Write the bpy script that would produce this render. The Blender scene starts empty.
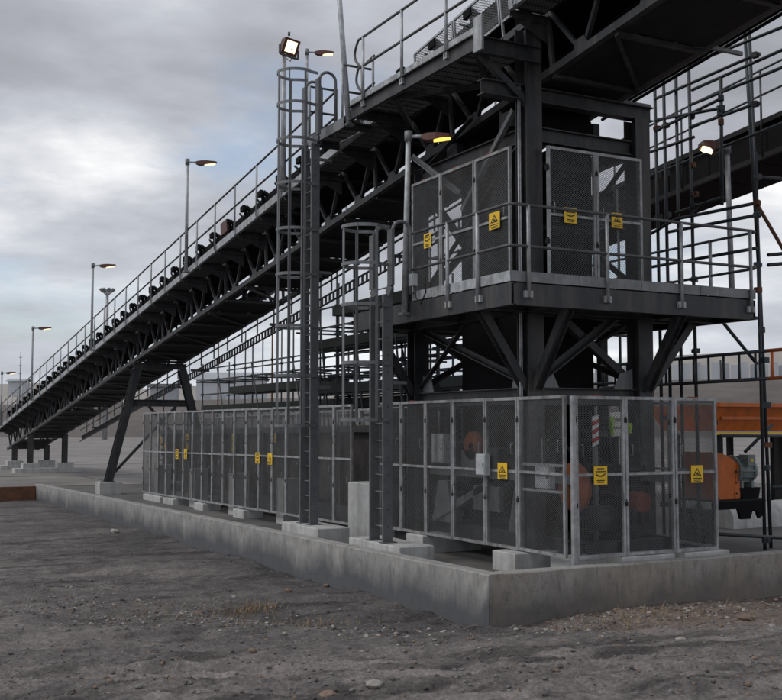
import bpy, math, random
import numpy as np
from mathutils import Vector, Matrix

random.seed(7); rng = np.random.default_rng(7)
sc = bpy.context.scene
COL = sc.collection

# ------------------------------------------------------------------ camera
PW, PH, FPX = 782.0, 700.0, 1093.0
HOR, VPL, EYE = 426.0, -195.0, 1.95
pitch = math.atan((HOR - PH / 2) / FPX)
yaw = math.atan((PW / 2 - VPL) / math.hypot(FPX, HOR - PH / 2))
F = np.array([math.sin(yaw), math.cos(yaw), 0.0]); R = np.array([math.cos(yaw), -math.sin(yaw), 0.0])
FW = F * math.cos(pitch) + np.array([0, 0, math.sin(pitch)]); UP = np.cross(R, FW)
def ray(x, y):
    d = FW * FPX + R * (x - PW / 2) - UP * (y - PH / 2)
    return d / np.linalg.norm(d)
_r = ray(488.5, 575.0)
CAM = -_r * (EYE / -_r[2])
def onX(x, y, X): r = ray(x, y); return CAM + r * ((X - CAM[0]) / r[0])
def onY(x, y, Y): r = ray(x, y); return CAM + r * ((Y - CAM[1]) / r[1])
def onZ(x, y, Z): r = ray(x, y); return CAM + r * ((Z - CAM[2]) / r[2])
cam = bpy.data.cameras.new('camera'); cam.sensor_width = 36.0; cam.lens = FPX / PW * 36.0
cam.clip_start = 0.1; cam.clip_end = 8000
co = bpy.data.objects.new('camera', cam); COL.objects.link(co)
co.matrix_world = Matrix([[R[0], UP[0], -FW[0], CAM[0]], [R[1], UP[1], -FW[1], CAM[1]], [R[2], UP[2], -FW[2], CAM[2]], [0, 0, 0, 1]])
sc.camera = co

# ------------------------------------------------------------------ sky, sun, exposure
SUN_EL, SUN_AZ = math.radians(48), math.atan2(-0.85, 0.35)       # azimuth measured from +Y towards +X
world = bpy.data.worlds.new('World'); sc.world = world; world.use_nodes = True
nt = world.node_tree; N = nt.nodes; L = nt.links; N.clear()
def nd(nt_, typ, **kw):
    n = nt_.nodes.new(typ)
    for k, v in kw.items(): setattr(n, k, v)
    return n
out = nd(nt, 'ShaderNodeOutputWorld'); bg = nd(nt, 'ShaderNodeBackground'); bg.inputs[1].default_value = 0.125
sky = nd(nt, 'ShaderNodeTexSky', sky_type='NISHITA', sun_disc=False)
sky.sun_elevation = SUN_EL; sky.sun_rotation = SUN_AZ; sky.dust_density = 2.0
tc = nd(nt, 'ShaderNodeTexCoord'); sep = nd(nt, 'ShaderNodeSeparateXYZ'); L.new(tc.outputs['Generated'], sep.inputs[0])
def mth(nt_, op, a, b=None, c=None):
    n = nd(nt_, 'ShaderNodeMath', operation=op)
    for i, v in enumerate((a, b, c)):
        if v is None: continue
        if isinstance(v, (int, float)): n.inputs[i].default_value = v
        else: nt_.links.new(v, n.inputs[i])
    return n.outputs[0]
def ramp(nt_, fac, stops, interp='LINEAR'):
    r = nd(nt_, 'ShaderNodeValToRGB'); cr = r.color_ramp; cr.interpolation = interp
    while len(cr.elements) > 1: cr.elements.remove(cr.elements[0])
    for i, (p, c) in enumerate(stops):
        e = cr.elements[0] if i == 0 else cr.elements.new(p)
        e.position = p; e.color = (*c, 1) if len(c) == 3 else c
    nt_.links.new(fac, r.inputs[0]); return r.outputs[0]
def mix(nt_, fac, a, b, blend='MIX'):
    m = nd(nt_, 'ShaderNodeMix', data_type='RGBA', blend_type=blend)
    for s, v in ((m.inputs[0], fac), (m.inputs[6], a), (m.inputs[7], b)):
        if isinstance(v, (int, float)): s.default_value = v
        elif isinstance(v, tuple): s.default_value = (*v, 1) if len(v) == 3 else v
        else: nt_.links.new(v, s)
    return m.outputs[2]
zc = mth(nt, 'MAXIMUM', sep.outputs[2], 0.0)
den = mth(nt, 'ADD', zc, 0.16)
comb = nd(nt, 'ShaderNodeCombineXYZ')
L.new(mth(nt, 'DIVIDE', sep.outputs[0], den), comb.inputs[0]); L.new(mth(nt, 'DIVIDE', sep.outputs[1], den), comb.inputs[1])
def noise(nt_, vec, scale, detail=6, rough=0.55, dist=0.0, off=None):
    n = nd(nt_, 'ShaderNodeTexNoise'); n.inputs['Scale'].default_value = scale
    n.inputs['Detail'].default_value = detail; n.inputs['Roughness'].default_value = rough; n.inputs['Distortion'].default_value = dist
    if off is not None:
        m = nd(nt_, 'ShaderNodeVectorMath', operation='ADD'); m.inputs[1].default_value = off
        nt_.links.new(vec, m.inputs[0]); vec = m.outputs[0]
    nt_.links.new(vec, n.inputs['Vector']); return n.outputs[0]
cl1 = noise(nt, comb.outputs[0], 0.75, 9, 0.54, 0.15, (14.24, 19.72, 6.0))
cl2 = noise(nt, comb.outputs[0], 2.2, 7, 0.55, 0.1, (4.28, 0.33, 3.37))
dsum = mth(nt, 'ADD', mth(nt, 'MULTIPLY', cl1, 0.74), mth(nt, 'MULTIPLY', cl2, 0.26))
cloud = ramp(nt, dsum, [(0.0, (7.6, 7.6, 7.4)), (0.36, (7.0, 7.05, 6.95)), (0.42, (5.0, 5.1, 5.35)), (0.47, (3.7, 3.85, 4.2)), (0.54, (2.75, 2.85, 3.15)), (0.64, (1.85, 1.9, 2.12)), (1.0, (1.5, 1.55, 1.7))])
gap = ramp(nt, noise(nt, comb.outputs[0], 0.8, 7, 0.6, 0.3, (8.22, 24.31, 6.22)), [(0.55, (0, 0, 0)), (0.64, (1, 1, 1))])
hz = ramp(nt, sep.outputs[2], [(0.0, (1, 1, 1)), (0.2, (0, 0, 0))])
cloud_h = mix(nt, mth(nt, 'MULTIPLY', hz, 0.5), cloud, (5.2, 5.6, 6.1))
skyc = mix(nt, mth(nt, 'MULTIPLY', gap, 0.6), cloud_h, sky.outputs[0])
L.new(skyc, bg.inputs[0]); L.new(bg.outputs[0], out.inputs[0])

sl = bpy.data.lights.new('sun', 'SUN'); sl.energy = 0.9; sl.angle = math.radians(25); sl.color = (1.0, 0.96, 0.9)
so = bpy.data.objects.new('sun', sl); COL.objects.link(so)
_sd = Vector((math.sin(SUN_AZ) * math.cos(SUN_EL), math.cos(SUN_AZ) * math.cos(SUN_EL), math.sin(SUN_EL)))
so.rotation_euler = _sd.to_track_quat('Z', 'Y').to_euler(); so.location = (-20, 10, 30)
vs = sc.view_settings; vs.view_transform = 'Standard'; vs.look = 'None'; vs.exposure = 0.3; vs.gamma = 1.0; vs.use_curve_mapping = False
sc.cycles.use_denoising = True; sc.cycles.max_bounces = 6; sc.cycles.diffuse_bounces = 3

# ------------------------------------------------------------------ materials
MATS = {}
def mat(name, base, rough=0.6, metal=0.0, var=0.25, scale=3.0, dirt=None, dirt_amt=0.4, dirt_scale=1.2, bump=0.0, bump_scale=40.0, streak=False, spec=0.5):
    m = bpy.data.materials.new(name); m.use_nodes = True; t = m.node_tree; b = t.nodes['Principled BSDF']
    g = nd(t, 'ShaderNodeNewGeometry'); vec = g.outputs['Position']
    if streak:
        mp = nd(t, 'ShaderNodeMapping'); mp.inputs['Scale'].default_value = (1, 1, 0.12); t.links.new(vec, mp.inputs[0]); svec = mp.outputs[0]
    else: svec = vec
    n1 = noise(t, vec, scale, 6, 0.6)
    lo = tuple(c * (1 - var) for c in base); hi = tuple(min(1, c * (1 + var)) for c in base)
    col = ramp(t, n1, [(0.3, lo), (0.7, hi)])
    if dirt is not None:
        n2 = noise(t, svec, dirt_scale, 8, 0.65, 0.2, (5, 3, 1))
        col = mix(t, mth(t, 'MULTIPLY', ramp(t, n2, [(0.45, (0, 0, 0)), (0.68, (1, 1, 1))]), dirt_amt), col, dirt)
    t.links.new(col, b.inputs['Base Color'])
    b.inputs['Roughness'].default_value = rough; b.inputs['Metallic'].default_value = metal; b.inputs['Specular IOR Level'].default_value = spec
    t.links.new(mth(t, 'ADD', mth(t, 'MULTIPLY', n1, 0.25), rough - 0.12), b.inputs['Roughness'])
    if bump:
        bp = nd(t, 'ShaderNodeBump'); bp.inputs['Strength'].default_value = bump; bp.inputs['Distance'].default_value = 0.01
        t.links.new(noise(t, vec, bump_scale, 6, 0.65), bp.inputs['Height']); t.links.new(bp.outputs[0], b.inputs['Normal'])
    MATS[name] = m; return m
mat('steel', (0.03, 0.032, 0.037), 0.5, 0.0, 0.45, 3.5, (0.11, 0.1, 0.09), 0.55, 4.5, 0.15, 12, streak=True)
mat('steel_dark', (0.016, 0.0165, 0.0185), 0.7, 0.0, 0.3, 2.0, (0.045, 0.04, 0.035), 0.4, 2.0, spec=0.25)
mat('galv', (0.44, 0.46, 0.48), 0.5, 0.35, 0.3, 8.0, (0.14, 0.125, 0.11), 0.7, 5.0, streak=True)
mat('galv_dull', (0.23, 0.24, 0.25), 0.55, 0.3, 0.25, 6.0, (0.11, 0.1, 0.095), 0.5, 4.0, streak=True)
mat('ladder_galv', (0.2, 0.21, 0.22), 0.55, 0.3, 0.2, 5.0, (0.1, 0.095, 0.09), 0.4, 4.0, streak=True)
mat('ladder_paint', (0.125, 0.132, 0.14), 0.55, 0.1, 0.2, 5.0, (0.13, 0.12, 0.11), 0.4, 4.0, streak=True)
mat('rail_dark', (0.1, 0.1, 0.105), 0.5, 0.3, 0.3, 6.0)
mat('mesh_wire', (0.15, 0.155, 0.16), 0.6, 0.2, 0.25, 5.0, (0.07, 0.064, 0.058), 0.6, 1.5)
mat('guard_frame', (0.38, 0.39, 0.4), 0.5, 0.35, 0.3, 8.0, (0.1, 0.08, 0.065), 0.7, 5.0, streak=True)
mat('rust_red', (0.25, 0.05, 0.025), 0.7, 0.0, 0.3, 8)
mat('rust', (0.13, 0.055, 0.028), 0.8, 0.0, 0.35, 9)
mat('scaffold', (0.03, 0.043, 0.052), 0.5, 0.1, 0.3, 5.0, (0.12, 0.06, 0.035), 0.3, 2.5)
mat('plank', (0.035, 0.042, 0.04), 0.8, 0.0, 0.3, 3.0)
mat('rubber', (0.012, 0.012, 0.013), 0.85, 0.0, 0.3, 4.0, spec=0.12)
mat('orange', (0.6, 0.145, 0.025), 0.5, 0.0, 0.15, 4.0, (0.2, 0.09, 0.05), 0.5, 4.0, streak=True)
mat('motor', (0.2, 0.24, 0.235), 0.5, 0.1, 0.2, 6.0)
mat('box_grey', (0.52, 0.55, 0.57), 0.5, 0.0, 0.12, 5.0, (0.25, 0.23, 0.21), 0.4, 5.0)
mat('sign_yellow', (0.92, 0.58, 0.02), 0.45, 0.0, 0.06, 8.0, (0.45, 0.3, 0.08), 0.2, 14.0)
mat('grime', (0.045, 0.041, 0.039), 0.85, 0.0, 0.4, 2.0, (0.1, 0.09, 0.082), 0.6, 2.5)
mat('ink', (0.02, 0.018, 0.015), 0.6)
mat('white', (0.78, 0.78, 0.76), 0.5, 0.0, 0.08)
mat('red', (0.5, 0.035, 0.03), 0.5, 0.0, 0.1)
mat('lime', (0.5, 0.75, 0.08), 0.7, 0.0, 0.1)
mat('lamp_body', (0.11, 0.035, 0.026), 0.5, 0.0, 0.25)
mat('concrete_block', (0.5, 0.5, 0.49), 0.85, 0.0, 0.15, 6.0, (0.2, 0.19, 0.18), 0.55, 3.0, 0.35, 60, streak=True)
mat('shed', (0.55, 0.57, 0.6), 0.7, 0.0, 0.1, 0.1)
mat('shed_dark', (0.4, 0.42, 0.45), 0.7, 0.0, 0.1, 0.1)
mat('timber', (0.16, 0.075, 0.04), 0.85, 0.0, 0.3, 5, (0.07, 0.05, 0.04), 0.5, 5)
mat('stone_pale', (0.36, 0.34, 0.31), 0.9, 0.0, 0.3, 9)
mat('stone_grey', (0.2, 0.19, 0.185), 0.9, 0.0, 0.35, 12)
mat('stone_brown', (0.22, 0.16, 0.12), 0.9, 0.0, 0.3, 9)
mat('dry_grass', (0.3, 0.22, 0.12), 0.9, 0.0, 0.3, 9)
def emis(name, colr, s):
    m = bpy.data.materials.new(name); m.use_nodes = True; b = m.node_tree.nodes['Principled BSDF']
    b.inputs['Base Color'].default_value = (*colr, 1); b.inputs['Emission Color'].default_value = (*colr, 1); b.inputs['Emission Strength'].default_value = s; MATS[name] = m
emis('lamp_lens', (1.0, 0.86, 0.55), 1.1); emis('flood_lens', (1.0, 0.87, 0.55), 1.4); emis('lamp_amber', (1.0, 0.66, 0.12), 1.3)

def mat_concrete():       # bund wall: pale top band, dust staining rising unevenly from its foot, cracks and runs
    m = bpy.data.materials.new('bund_concrete'); m.use_nodes = True; t = m.node_tree; b = t.nodes['Principled BSDF']
    g = nd(t, 'ShaderNodeNewGeometry'); pos = g.outputs['Position']; sp = nd(t, 'ShaderNodeSeparateXYZ'); t.links.new(pos, sp.inputs[0])
    col = ramp(t, noise(t, pos, 4.0, 8, 0.65), [(0.3, (0.27, 0.265, 0.255)), (0.7, (0.42, 0.41, 0.395))])
    mp = nd(t, 'ShaderNodeMapping'); mp.inputs['Scale'].default_value = (1, 1, 0.3); t.links.new(pos, mp.inputs[0])
    run = noise(t, mp.outputs[0], 5.0, 6, 0.6)
    col = mix(t, mth(t, 'MULTIPLY', ramp(t, run, [(0.5, (0, 0, 0)), (0.7, (1, 1, 1))]), 0.45), col, (0.16, 0.155, 0.15))
    # splash stain of coal dust with a wandering edge
    edge = mth(t, 'ADD', mth(t, 'MULTIPLY', noise(t, mp.outputs[0], 0.9, 8, 0.68, 0.3), 1.1), -0.66)
    edge = mth(t, 'SUBTRACT', edge, mth(t, 'MULTIPLY', sp.outputs[1], 0.0094))
    st = ramp(t, mth(t, 'SUBTRACT', edge, sp.outputs[2]), [(0.0, (0, 0, 0)), (0.4, (1, 1, 1))])
    col = mix(t, mth(t, 'MULTIPLY', st, 0.88), col, (0.075, 0.08, 0.092))
    # ochre dust on the far return
    oc = noise(t, pos, 1.3, 5, 0.6, 0, (9, 9, 1))
    onret = mth(t, 'MULTIPLY', mth(t, 'GREATER_THAN', sp.outputs[0], 0.012), mth(t, 'LESS_THAN', sp.outputs[1], 0.01))
    col = mix(t, mth(t, 'MULTIPLY', mth(t, 'MULTIPLY', ramp(t, oc, [(0.3, (0.25, 0.25, 0.25)), (0.65, (1, 1, 1))]), onret), 0.62), col, (0.29, 0.24, 0.185))
    run2 = noise(t, mp.outputs[0], 9.0, 7, 0.7, 0.1, (3, 1, 0))
    col = mix(t, mth(t, 'MULTIPLY', ramp(t, run2, [(0.52, (0, 0, 0)), (0.66, (1, 1, 1))]), 0.5), col, (0.09, 0.085, 0.08))
    vo = nd(t, 'ShaderNodeTexVoronoi', feature='DISTANCE_TO_EDGE'); vo.inputs['Scale'].default_value = 1.1
    wv = nd(t, 'ShaderNodeVectorMath', operation='ADD'); t.links.new(pos, wv.inputs[0])
    nv = nd(t, 'ShaderNodeTexNoise'); nv.inputs['Scale'].default_value = 3.0; t.links.new(pos, nv.inputs['Vector']); t.links.new(nv.outputs[1], wv.inputs[1]); t.links.new(wv.outputs[0], vo.inputs['Vector'])
    crk = ramp(t, vo.outputs[0], [(0.0, (1, 1, 1)), (0.008, (0, 0, 0))])
    col = mix(t, mth(t, 'MULTIPLY', crk, 0.45), col, (0.07, 0.065, 0.06))
    t.links.new(col, b.inputs['Base Color']); b.inputs['Roughness'].default_value = 0.9
    bp = nd(t, 'ShaderNodeBump'); bp.inputs['Strength'].default_value = 0.5; bp.inputs['Distance'].default_value = 0.012
    t.links.new(noise(t, pos, 25, 8, 0.7), bp.inputs['Height']); t.links.new(bp.outputs[0], b.inputs['Normal'])
    MATS['bund'] = m
mat_concrete()
def mat_ground():
    m = bpy.data.materials.new('dirt'); m.use_nodes = True; t = m.node_tree; b = t.nodes['Principled BSDF']
    g = nd(t, 'ShaderNodeNewGeometry'); pos = g.outputs['Position']; sp = nd(t, 'ShaderNodeSeparateXYZ'); t.links.new(pos, sp.inputs[0])
    col = ramp(t, noise(t, pos, 0.8, 10, 0.68, 0.3), [(0.28, (0.15, 0.138, 0.136)), (0.5, (0.26, 0.236, 0.227)), (0.72, (0.37, 0.335, 0.313))])
    # coal dust blown against the plant
    cd = noise(t, pos, 0.35, 6, 0.6, 0.4, (2, 8, 0))
    near = ramp(t, mth(t, 'ADD', mth(t, 'MULTIPLY', sp.outputs[0], -0.1), mth(t, 'MULTIPLY', sp.outputs[1], 0.0)), [(0.0, (1, 1, 1)), (0.75, (0.1, 0.1, 0.1))])
    front = ramp(t, mth(t, 'MULTIPLY_ADD', sp.outputs[1], 0.3, 0.9), [(0.0, (0, 0, 0)), (0.6, (1, 1, 1))])
    lft = ramp(t, mth(t, 'MULTIPLY', sp.outputs[0], 1.0), [(0.0, (1, 1, 1)), (0.4, (0, 0, 0))])
    msk = mth(t, 'MULTIPLY', mth(t, 'MULTIPLY', near, front), lft)
    msk = mth(t, 'MULTIPLY', msk, ramp(t, cd, [(0.3, (0.35, 0.35, 0.35)), (0.6, (1, 1, 1))]))
    col = mix(t, mth(t, 'MULTIPLY', msk, 0.85), col, (0.075, 0.075, 0.08))
    # wheel ruts: dark stretched streaks roughly across the foreground
    mp = nd(t, 'ShaderNodeMapping'); mp.inputs['Rotation'].default_value = (0, 0, yaw); mp.inputs['Scale'].default_value = (0.3, 3.4, 1); t.links.new(pos, mp.inputs[0])
    rut = ramp(t, noise(t, mp.outputs[0], 0.8, 6, 0.6, 0.5), [(0.5, (0, 0, 0)), (0.64, (1, 1, 1))])
    col = mix(t, mth(t, 'MULTIPLY', rut, 0.7), col, (0.06, 0.056, 0.055))
    # red brown spoil against the return of the bund
    sx_ = mth(t, 'MULTIPLY', ramp(t, mth(t, 'MULTIPLY', sp.outputs[0], 0.5), [(0.1, (0, 0, 0)), (0.9, (1, 1, 1))]), ramp(t, mth(t, 'MULTIPLY_ADD', sp.outputs[1], 0.4, 1.1), [(0.0, (0, 0, 0)), (0.5, (1, 1, 1))]))
    col = mix(t, mth(t, 'MULTIPLY', sx_, 0.6), col, (0.27, 0.205, 0.165))
    # pale chips
    vo = nd(t, 'ShaderNodeTexVoronoi'); vo.inputs['Scale'].default_value = 34; vo.inputs['Randomness'].default_value = 1; t.links.new(pos, vo.inputs['Vector'])
    wn = nd(t, 'ShaderNodeTexWhiteNoise'); t.links.new(vo.outputs['Position'], wn.inputs['Vector'])
    chip = mth(t, 'MULTIPLY', mth(t, 'GREATER_THAN', wn.outputs[0], 0.93), mth(t, 'LESS_THAN', vo.outputs['Distance'], 0.3))
    col = mix(t, mth(t, 'MULTIPLY', chip, 0.6), col, (0.33, 0.3, 0.27))
    fine = noise(t, pos, 22, 10, 0.8)
    col = mix(t, 0.85, col, ramp(t, fine, [(0.32, (0.35, 0.35, 0.36)), (0.52, (1.0, 1.0, 1.0)), (0.68, (1.7, 1.66, 1.6))]), 'MULTIPLY')
    mid_ = noise(t, pos, 3.2, 8, 0.7, 0.6, (4, 4, 4))
    col = mix(t, 0.6, col, ramp(t, mid_, [(0.35, (0.5, 0.5, 0.52)), (0.65, (1.35, 1.33, 1.3))]), 'MULTIPLY')
    # far land: brown grey spoil
    dist = nd(t, 'ShaderNodeVectorMath', operation='LENGTH'); t.links.new(pos, dist.inputs[0])
    farf = ramp(t, mth(t, 'MULTIPLY', dist.outputs['Value'], 0.004), [(0.35, (0, 0, 0)), (0.8, (1, 1, 1))])
    fcol = ramp(t, noise(t, pos, 0.05, 10, 0.75), [(0.3, (0.1, 0.09, 0.084)), (0.7, (0.19, 0.168, 0.156))])
    col = mix(t, farf, col, fcol)
    t.links.new(col, b.inputs['Base Color']); b.inputs['Roughness'].default_value = 0.95
    b.inputs['Specular IOR Level'].default_value = 0.2
    bp = nd(t, 'ShaderNodeBump'); bp.inputs['Strength'].default_value = 1.0; bp.inputs['Distance'].default_value = 0.035
    hsum = mth(t, 'ADD', noise(t, pos, 9, 8, 0.7), mth(t, 'MULTIPLY', noise(t, pos, 55, 4, 0.7), 0.5))
    t.links.new(hsum, bp.inputs['Height']); t.links.new(bp.outputs[0], b.inputs['Normal'])
    MATS['dirt'] = m
mat_ground()
mat('slab', (0.13, 0.124, 0.118), 0.85, 0.0, 0.25, 0.7, (0.05, 0.048, 0.047), 0.8, 0.5, 0.4, 20)
mat('yard', (0.24, 0.222, 0.21), 0.9, 0.0, 0.3, 0.35, (0.12, 0.11, 0.104), 0.6, 0.15)
mat('orange_dull', (0.3, 0.085, 0.03), 0.7, 0.0, 0.3, 4.0, (0.1, 0.06, 0.045), 0.7, 4.0)
mat('hill', (0.36, 0.335, 0.31), 0.95, 0.0, 0.15, 0.02)

# ------------------------------------------------------------------ mesh helpers
ORG = {}
def V(p): return np.array(p, float)
def unit(v): return v / max(np.linalg.norm(v), 1e-9)
class B:
    def __init__(s): s.v = []; s.f = []; s.sm = []
    def add(s, vs_, fs, smooth=False):
        o = len(s.v); s.v += [tuple(map(float, p)) for p in vs_]
        for f_ in fs: s.f.append(tuple(i + o for i in f_)); s.sm.append(smooth)
        return s
    def box(s, c, d):
        x, y, z = c; a, b_, c_ = d[0] / 2, d[1] / 2, d[2] / 2
        return s.add([(x + i * a, y + j * b_, z + k * c_) for k in (-1, 1) for j in (-1, 1) for i in (-1, 1)],
                     [(0, 2, 3, 1), (4, 5, 7, 6), (0, 1, 5, 4), (2, 6, 7, 3), (0, 4, 6, 2), (1, 3, 7, 5)])
    def span(s, lo, hi):
        lo = V(lo); hi = V(hi); return s.box((lo + hi) / 2, hi - lo)
    def prof(s, p, q, poly, up=(0, 0, 1), smooth=False):
        p = V(p); q = V(q); d = unit(q - p); u = V(up)
        if abs(d @ u) > 0.98: u = V((1, 0, 0)) if abs(d[0]) < 0.9 else V((0, 1, 0))
        sx = unit(np.cross(d, u)); sy = np.cross(sx, d); n = len(poly)
        vs_ = [p + sx * a + sy * b_ for a, b_ in poly] + [q + sx * a + sy * b_ for a, b_ in poly]
        s.add(vs_, [(i, i + n, (i + 1) % n + n, (i + 1) % n) for i in range(n)], smooth)
        o = len(s.v) - 2 * n
        s.f.append(tuple(o + i for i in range(n))); s.sm.append(False)
        s.f.append(tuple(o + n + i for i in reversed(range(n)))); s.sm.append(False)
        return s
    def bar(s, p, q, w, h, up=(0, 0, 1)):
        return s.prof(p, q, [(-w / 2, -h / 2), (w / 2, -h / 2), (w / 2, h / 2), (-w / 2, h / 2)], up)
    def ibeam(s, p, q, b_, h, up=(0, 0, 1), tf=0.018, tw=0.012):
        a, hh, w = b_ / 2, h / 2, tw / 2
        return s.prof(p, q, [(-a, -hh), (a, -hh), (a, -hh + tf), (w, -hh + tf), (w, hh - tf), (a, hh - tf), (a, hh), (-a, hh), (-a, hh - tf), (-w, hh - tf), (-w, -hh + tf), (-a, -hh + tf)], up)
    def chan(s, p, q, b_, h, up=(0, 0, 1), t=0.014):     # web at -side, flanges to +side
        hh = h / 2
        return s.prof(p, q, [(0, -hh), (b_, -hh), (b_, -hh + t), (t, -hh + t), (t, hh - t), (b_, hh - t), (b_, hh), (0, hh)], up)
    def angle(s, p, q, w, up=(0, 0, 1), t=0.01):
        return s.prof(p, q, [(0, 0), (w, 0), (w, t), (t, t), (t, w), (0, w)], up)
    def tube(s, p, q, r, n=8, r2=None):
        p = V(p); q = V(q); d = unit(q - p); u = V((0, 0, 1)) if abs(d[2]) < 0.9 else V((1, 0, 0))
        a = unit(np.cross(d, u)); b_ = np.cross(d, a); r2 = r if r2 is None else r2
        cs = [(math.cos(2 * math.pi * i / n), math.sin(2 * math.pi * i / n)) for i in range(n)]
        s.add([p + (a * c + b_ * k) * r for c, k in cs] + [q + (a * c + b_ * k) * r2 for c, k in cs],
              [(i, (i + 1) % n, (i + 1) % n + n, i + n) for i in range(n)], True)
        o = len(s.v) - 2 * n
        s.f.append(tuple(o + i for i in reversed(range(n)))); s.f.append(tuple(o + n + i for i in range(n))); s.sm += [False, False]
        return s
    def path(s, pts, r, n=8):
        pts = [V(p) for p in pts]; rings = []; prev = None
        for i, p in enumerate(pts):
            d = unit((pts[min(i + 1, len(pts) - 1)] - pts[max(i - 1, 0)]))
            if prev is None:
                u = V((0, 0, 1)) if abs(d[2]) < 0.9 else V((1, 0, 0)); a = unit(np.cross(d, u))
            else: a = unit(prev - d * (prev @ d))
            prev = a; b_ = np.cross(d, a)
            rings.append([p + (a * math.cos(2 * math.pi * k / n) + b_ * math.sin(2 * math.pi * k / n)) * r for k in range(n)])
        o = len(s.v)
        for rg in rings: s.v += [tuple(map(float, p)) for p in rg]
        for i in range(len(pts) - 1):
            for k in range(n):
                s.f.append((o + i * n + k, o + i * n + (k + 1) % n, o + (i + 1) * n + (k + 1) % n, o + (i + 1) * n + k)); s.sm.append(True)
        s.f.append(tuple(o + k for k in reversed(range(n)))); s.f.append(tuple(o + (len(pts) - 1) * n + k for k in range(n))); s.sm += [False, False]
        return s
    def strip(s, pts, w, t, wdir):        # flat bar bent along a path, width along wdir
        pts = [V(p) for p in pts]; wd = V(wdir); rings = []
        for i, p in enumerate(pts):
            d = unit(pts[min(i + 1, len(pts) - 1)] - pts[max(i - 1, 0)]); nn = unit(np.cross(d, wd))
            rings.append([p - wd * w / 2 - nn * t / 2, p + wd * w / 2 - nn * t / 2, p + wd * w / 2 + nn * t / 2, p - wd * w / 2 + nn * t / 2])
        o = len(s.v)
        for rg in rings: s.v += [tuple(map(float, p)) for p in rg]
        for i in range(len(pts) - 1):
            for k in range(4):
                s.f.append((o + i * 4 + k, o + i * 4 + (k + 1) % 4, o + (i + 1) * 4 + (k + 1) % 4, o + (i + 1) * 4 + k)); s.sm.append(False)
        e = o + (len(pts) - 1) * 4
        s.f += [(o + 3, o + 2, o + 1, o), (e, e + 1, e + 2, e + 3)]; s.sm += [False, False]
        return s
    def poly(s, pts, depth):              # planar polygon thickened along depth vector
        n = len(pts); d = V(depth); s.add([V(p) for p in pts] + [V(p) + d for p in pts], [tuple(reversed(range(n))), tuple(range(n, 2 * n))] + [(i, (i + 1) % n, (i + 1) % n + n, i + n) for i in range(n)])
        return s
    def mesh(s, name, m, org=(0, 0, 0)):
        me = bpy.data.meshes.new(name)
        vs_ = (np.array(s.v) - V(org)) if len(s.v) else []
        me.from_pydata([tuple(p) for p in vs_], [], s.f); me.polygons.foreach_set('use_smooth', s.sm); me.update()
        me.materials.append(MATS[m] if isinstance(m, str) else m); return me
    def build(s, name, m, parent=None, local=False):
        org = (0, 0, 0)
        if parent is not None and not local: org = ORG.get(parent.name, (0, 0, 0))
        o = bpy.data.objects.new(name, s.mesh(name, m, org)); COL.objects.link(o)
        if parent is not None: o.parent = parent; ORG[o.name] = org
        return o
def tag(o, label=None, cat=None, group=None, kind=None):
    if label: o['label'] = label
    if cat: o['category'] = cat
    if group: o['group'] = group
    if kind: o['kind'] = kind
    return o
def thing(name, label, cat, loc=(0, 0, 0), rz=0.0, group=None):
    o = bpy.data.objects.new(name, None); COL.objects.link(o); o.location = tuple(map(float, loc)); o.rotation_euler = (0, 0, rz)
    o.empty_display_size = 0.1; ORG[o.name] = tuple(map(float, loc)); return tag(o, label, cat, group)
def inst(name, me, parent, loc=(0, 0, 0), rot=(0, 0, 0), scale=(1, 1, 1)):     # world loc under an unrotated thing
    o = bpy.data.objects.new(name, me); COL.objects.link(o)
    org = V(ORG.get(parent.name, (0, 0, 0))) if parent is not None else V((0, 0, 0))
    o.location = tuple(V(loc) - org); o.rotation_euler = rot; o.scale = scale
    if parent is not None: o.parent = parent
    return o
def solo(b, name, m, label, cat, loc, group=None):      # a thing that is one mesh, origin at loc
    o = bpy.data.objects.new(name, b.mesh(name, m, loc)); COL.objects.link(o); o.location = tuple(map(float, loc)); return tag(o, label, cat, group)

# ------------------------------------------------------------------ ground, slab, yard, hills
def sstep(a, b_, x):
    t = np.clip((x - a) / (b_ - a), 0, 1); return t * t * (3 - 2 * t)
_tab = {}
def vnoise(x, y, seed):
    if seed not in _tab: _tab[seed] = np.random.default_rng(seed).random((256, 256))
    t = _tab[seed]; xi = np.floor(x).astype(int); yi = np.floor(y).astype(int); fx = x - xi; fy = y - yi
    fx = fx * fx * (3 - 2 * fx); fy = fy * fy * (3 - 2 * fy)
    g = lambda i, j: t[(xi + i) % 256, (yi + j) % 256]
    return (g(0, 0) * (1 - fx) + g(1, 0) * fx) * (1 - fy) + (g(0, 1) * (1 - fx) + g(1, 1) * fx) * fy - 0.5
def fbm(x, y, sc_, seed, oct_=5, gain=0.55):
    r = 0; a = 1.0
    for i in range(oct_): r = r + a * vnoise(x * sc_ + 17 * i, y * sc_ + 31 * i, seed + i); a *= gain; sc_ *= 2.03
    return r
def slab_z(y): return -0.22 - 0.006 * y
YARD_Z = -0.40
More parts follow.
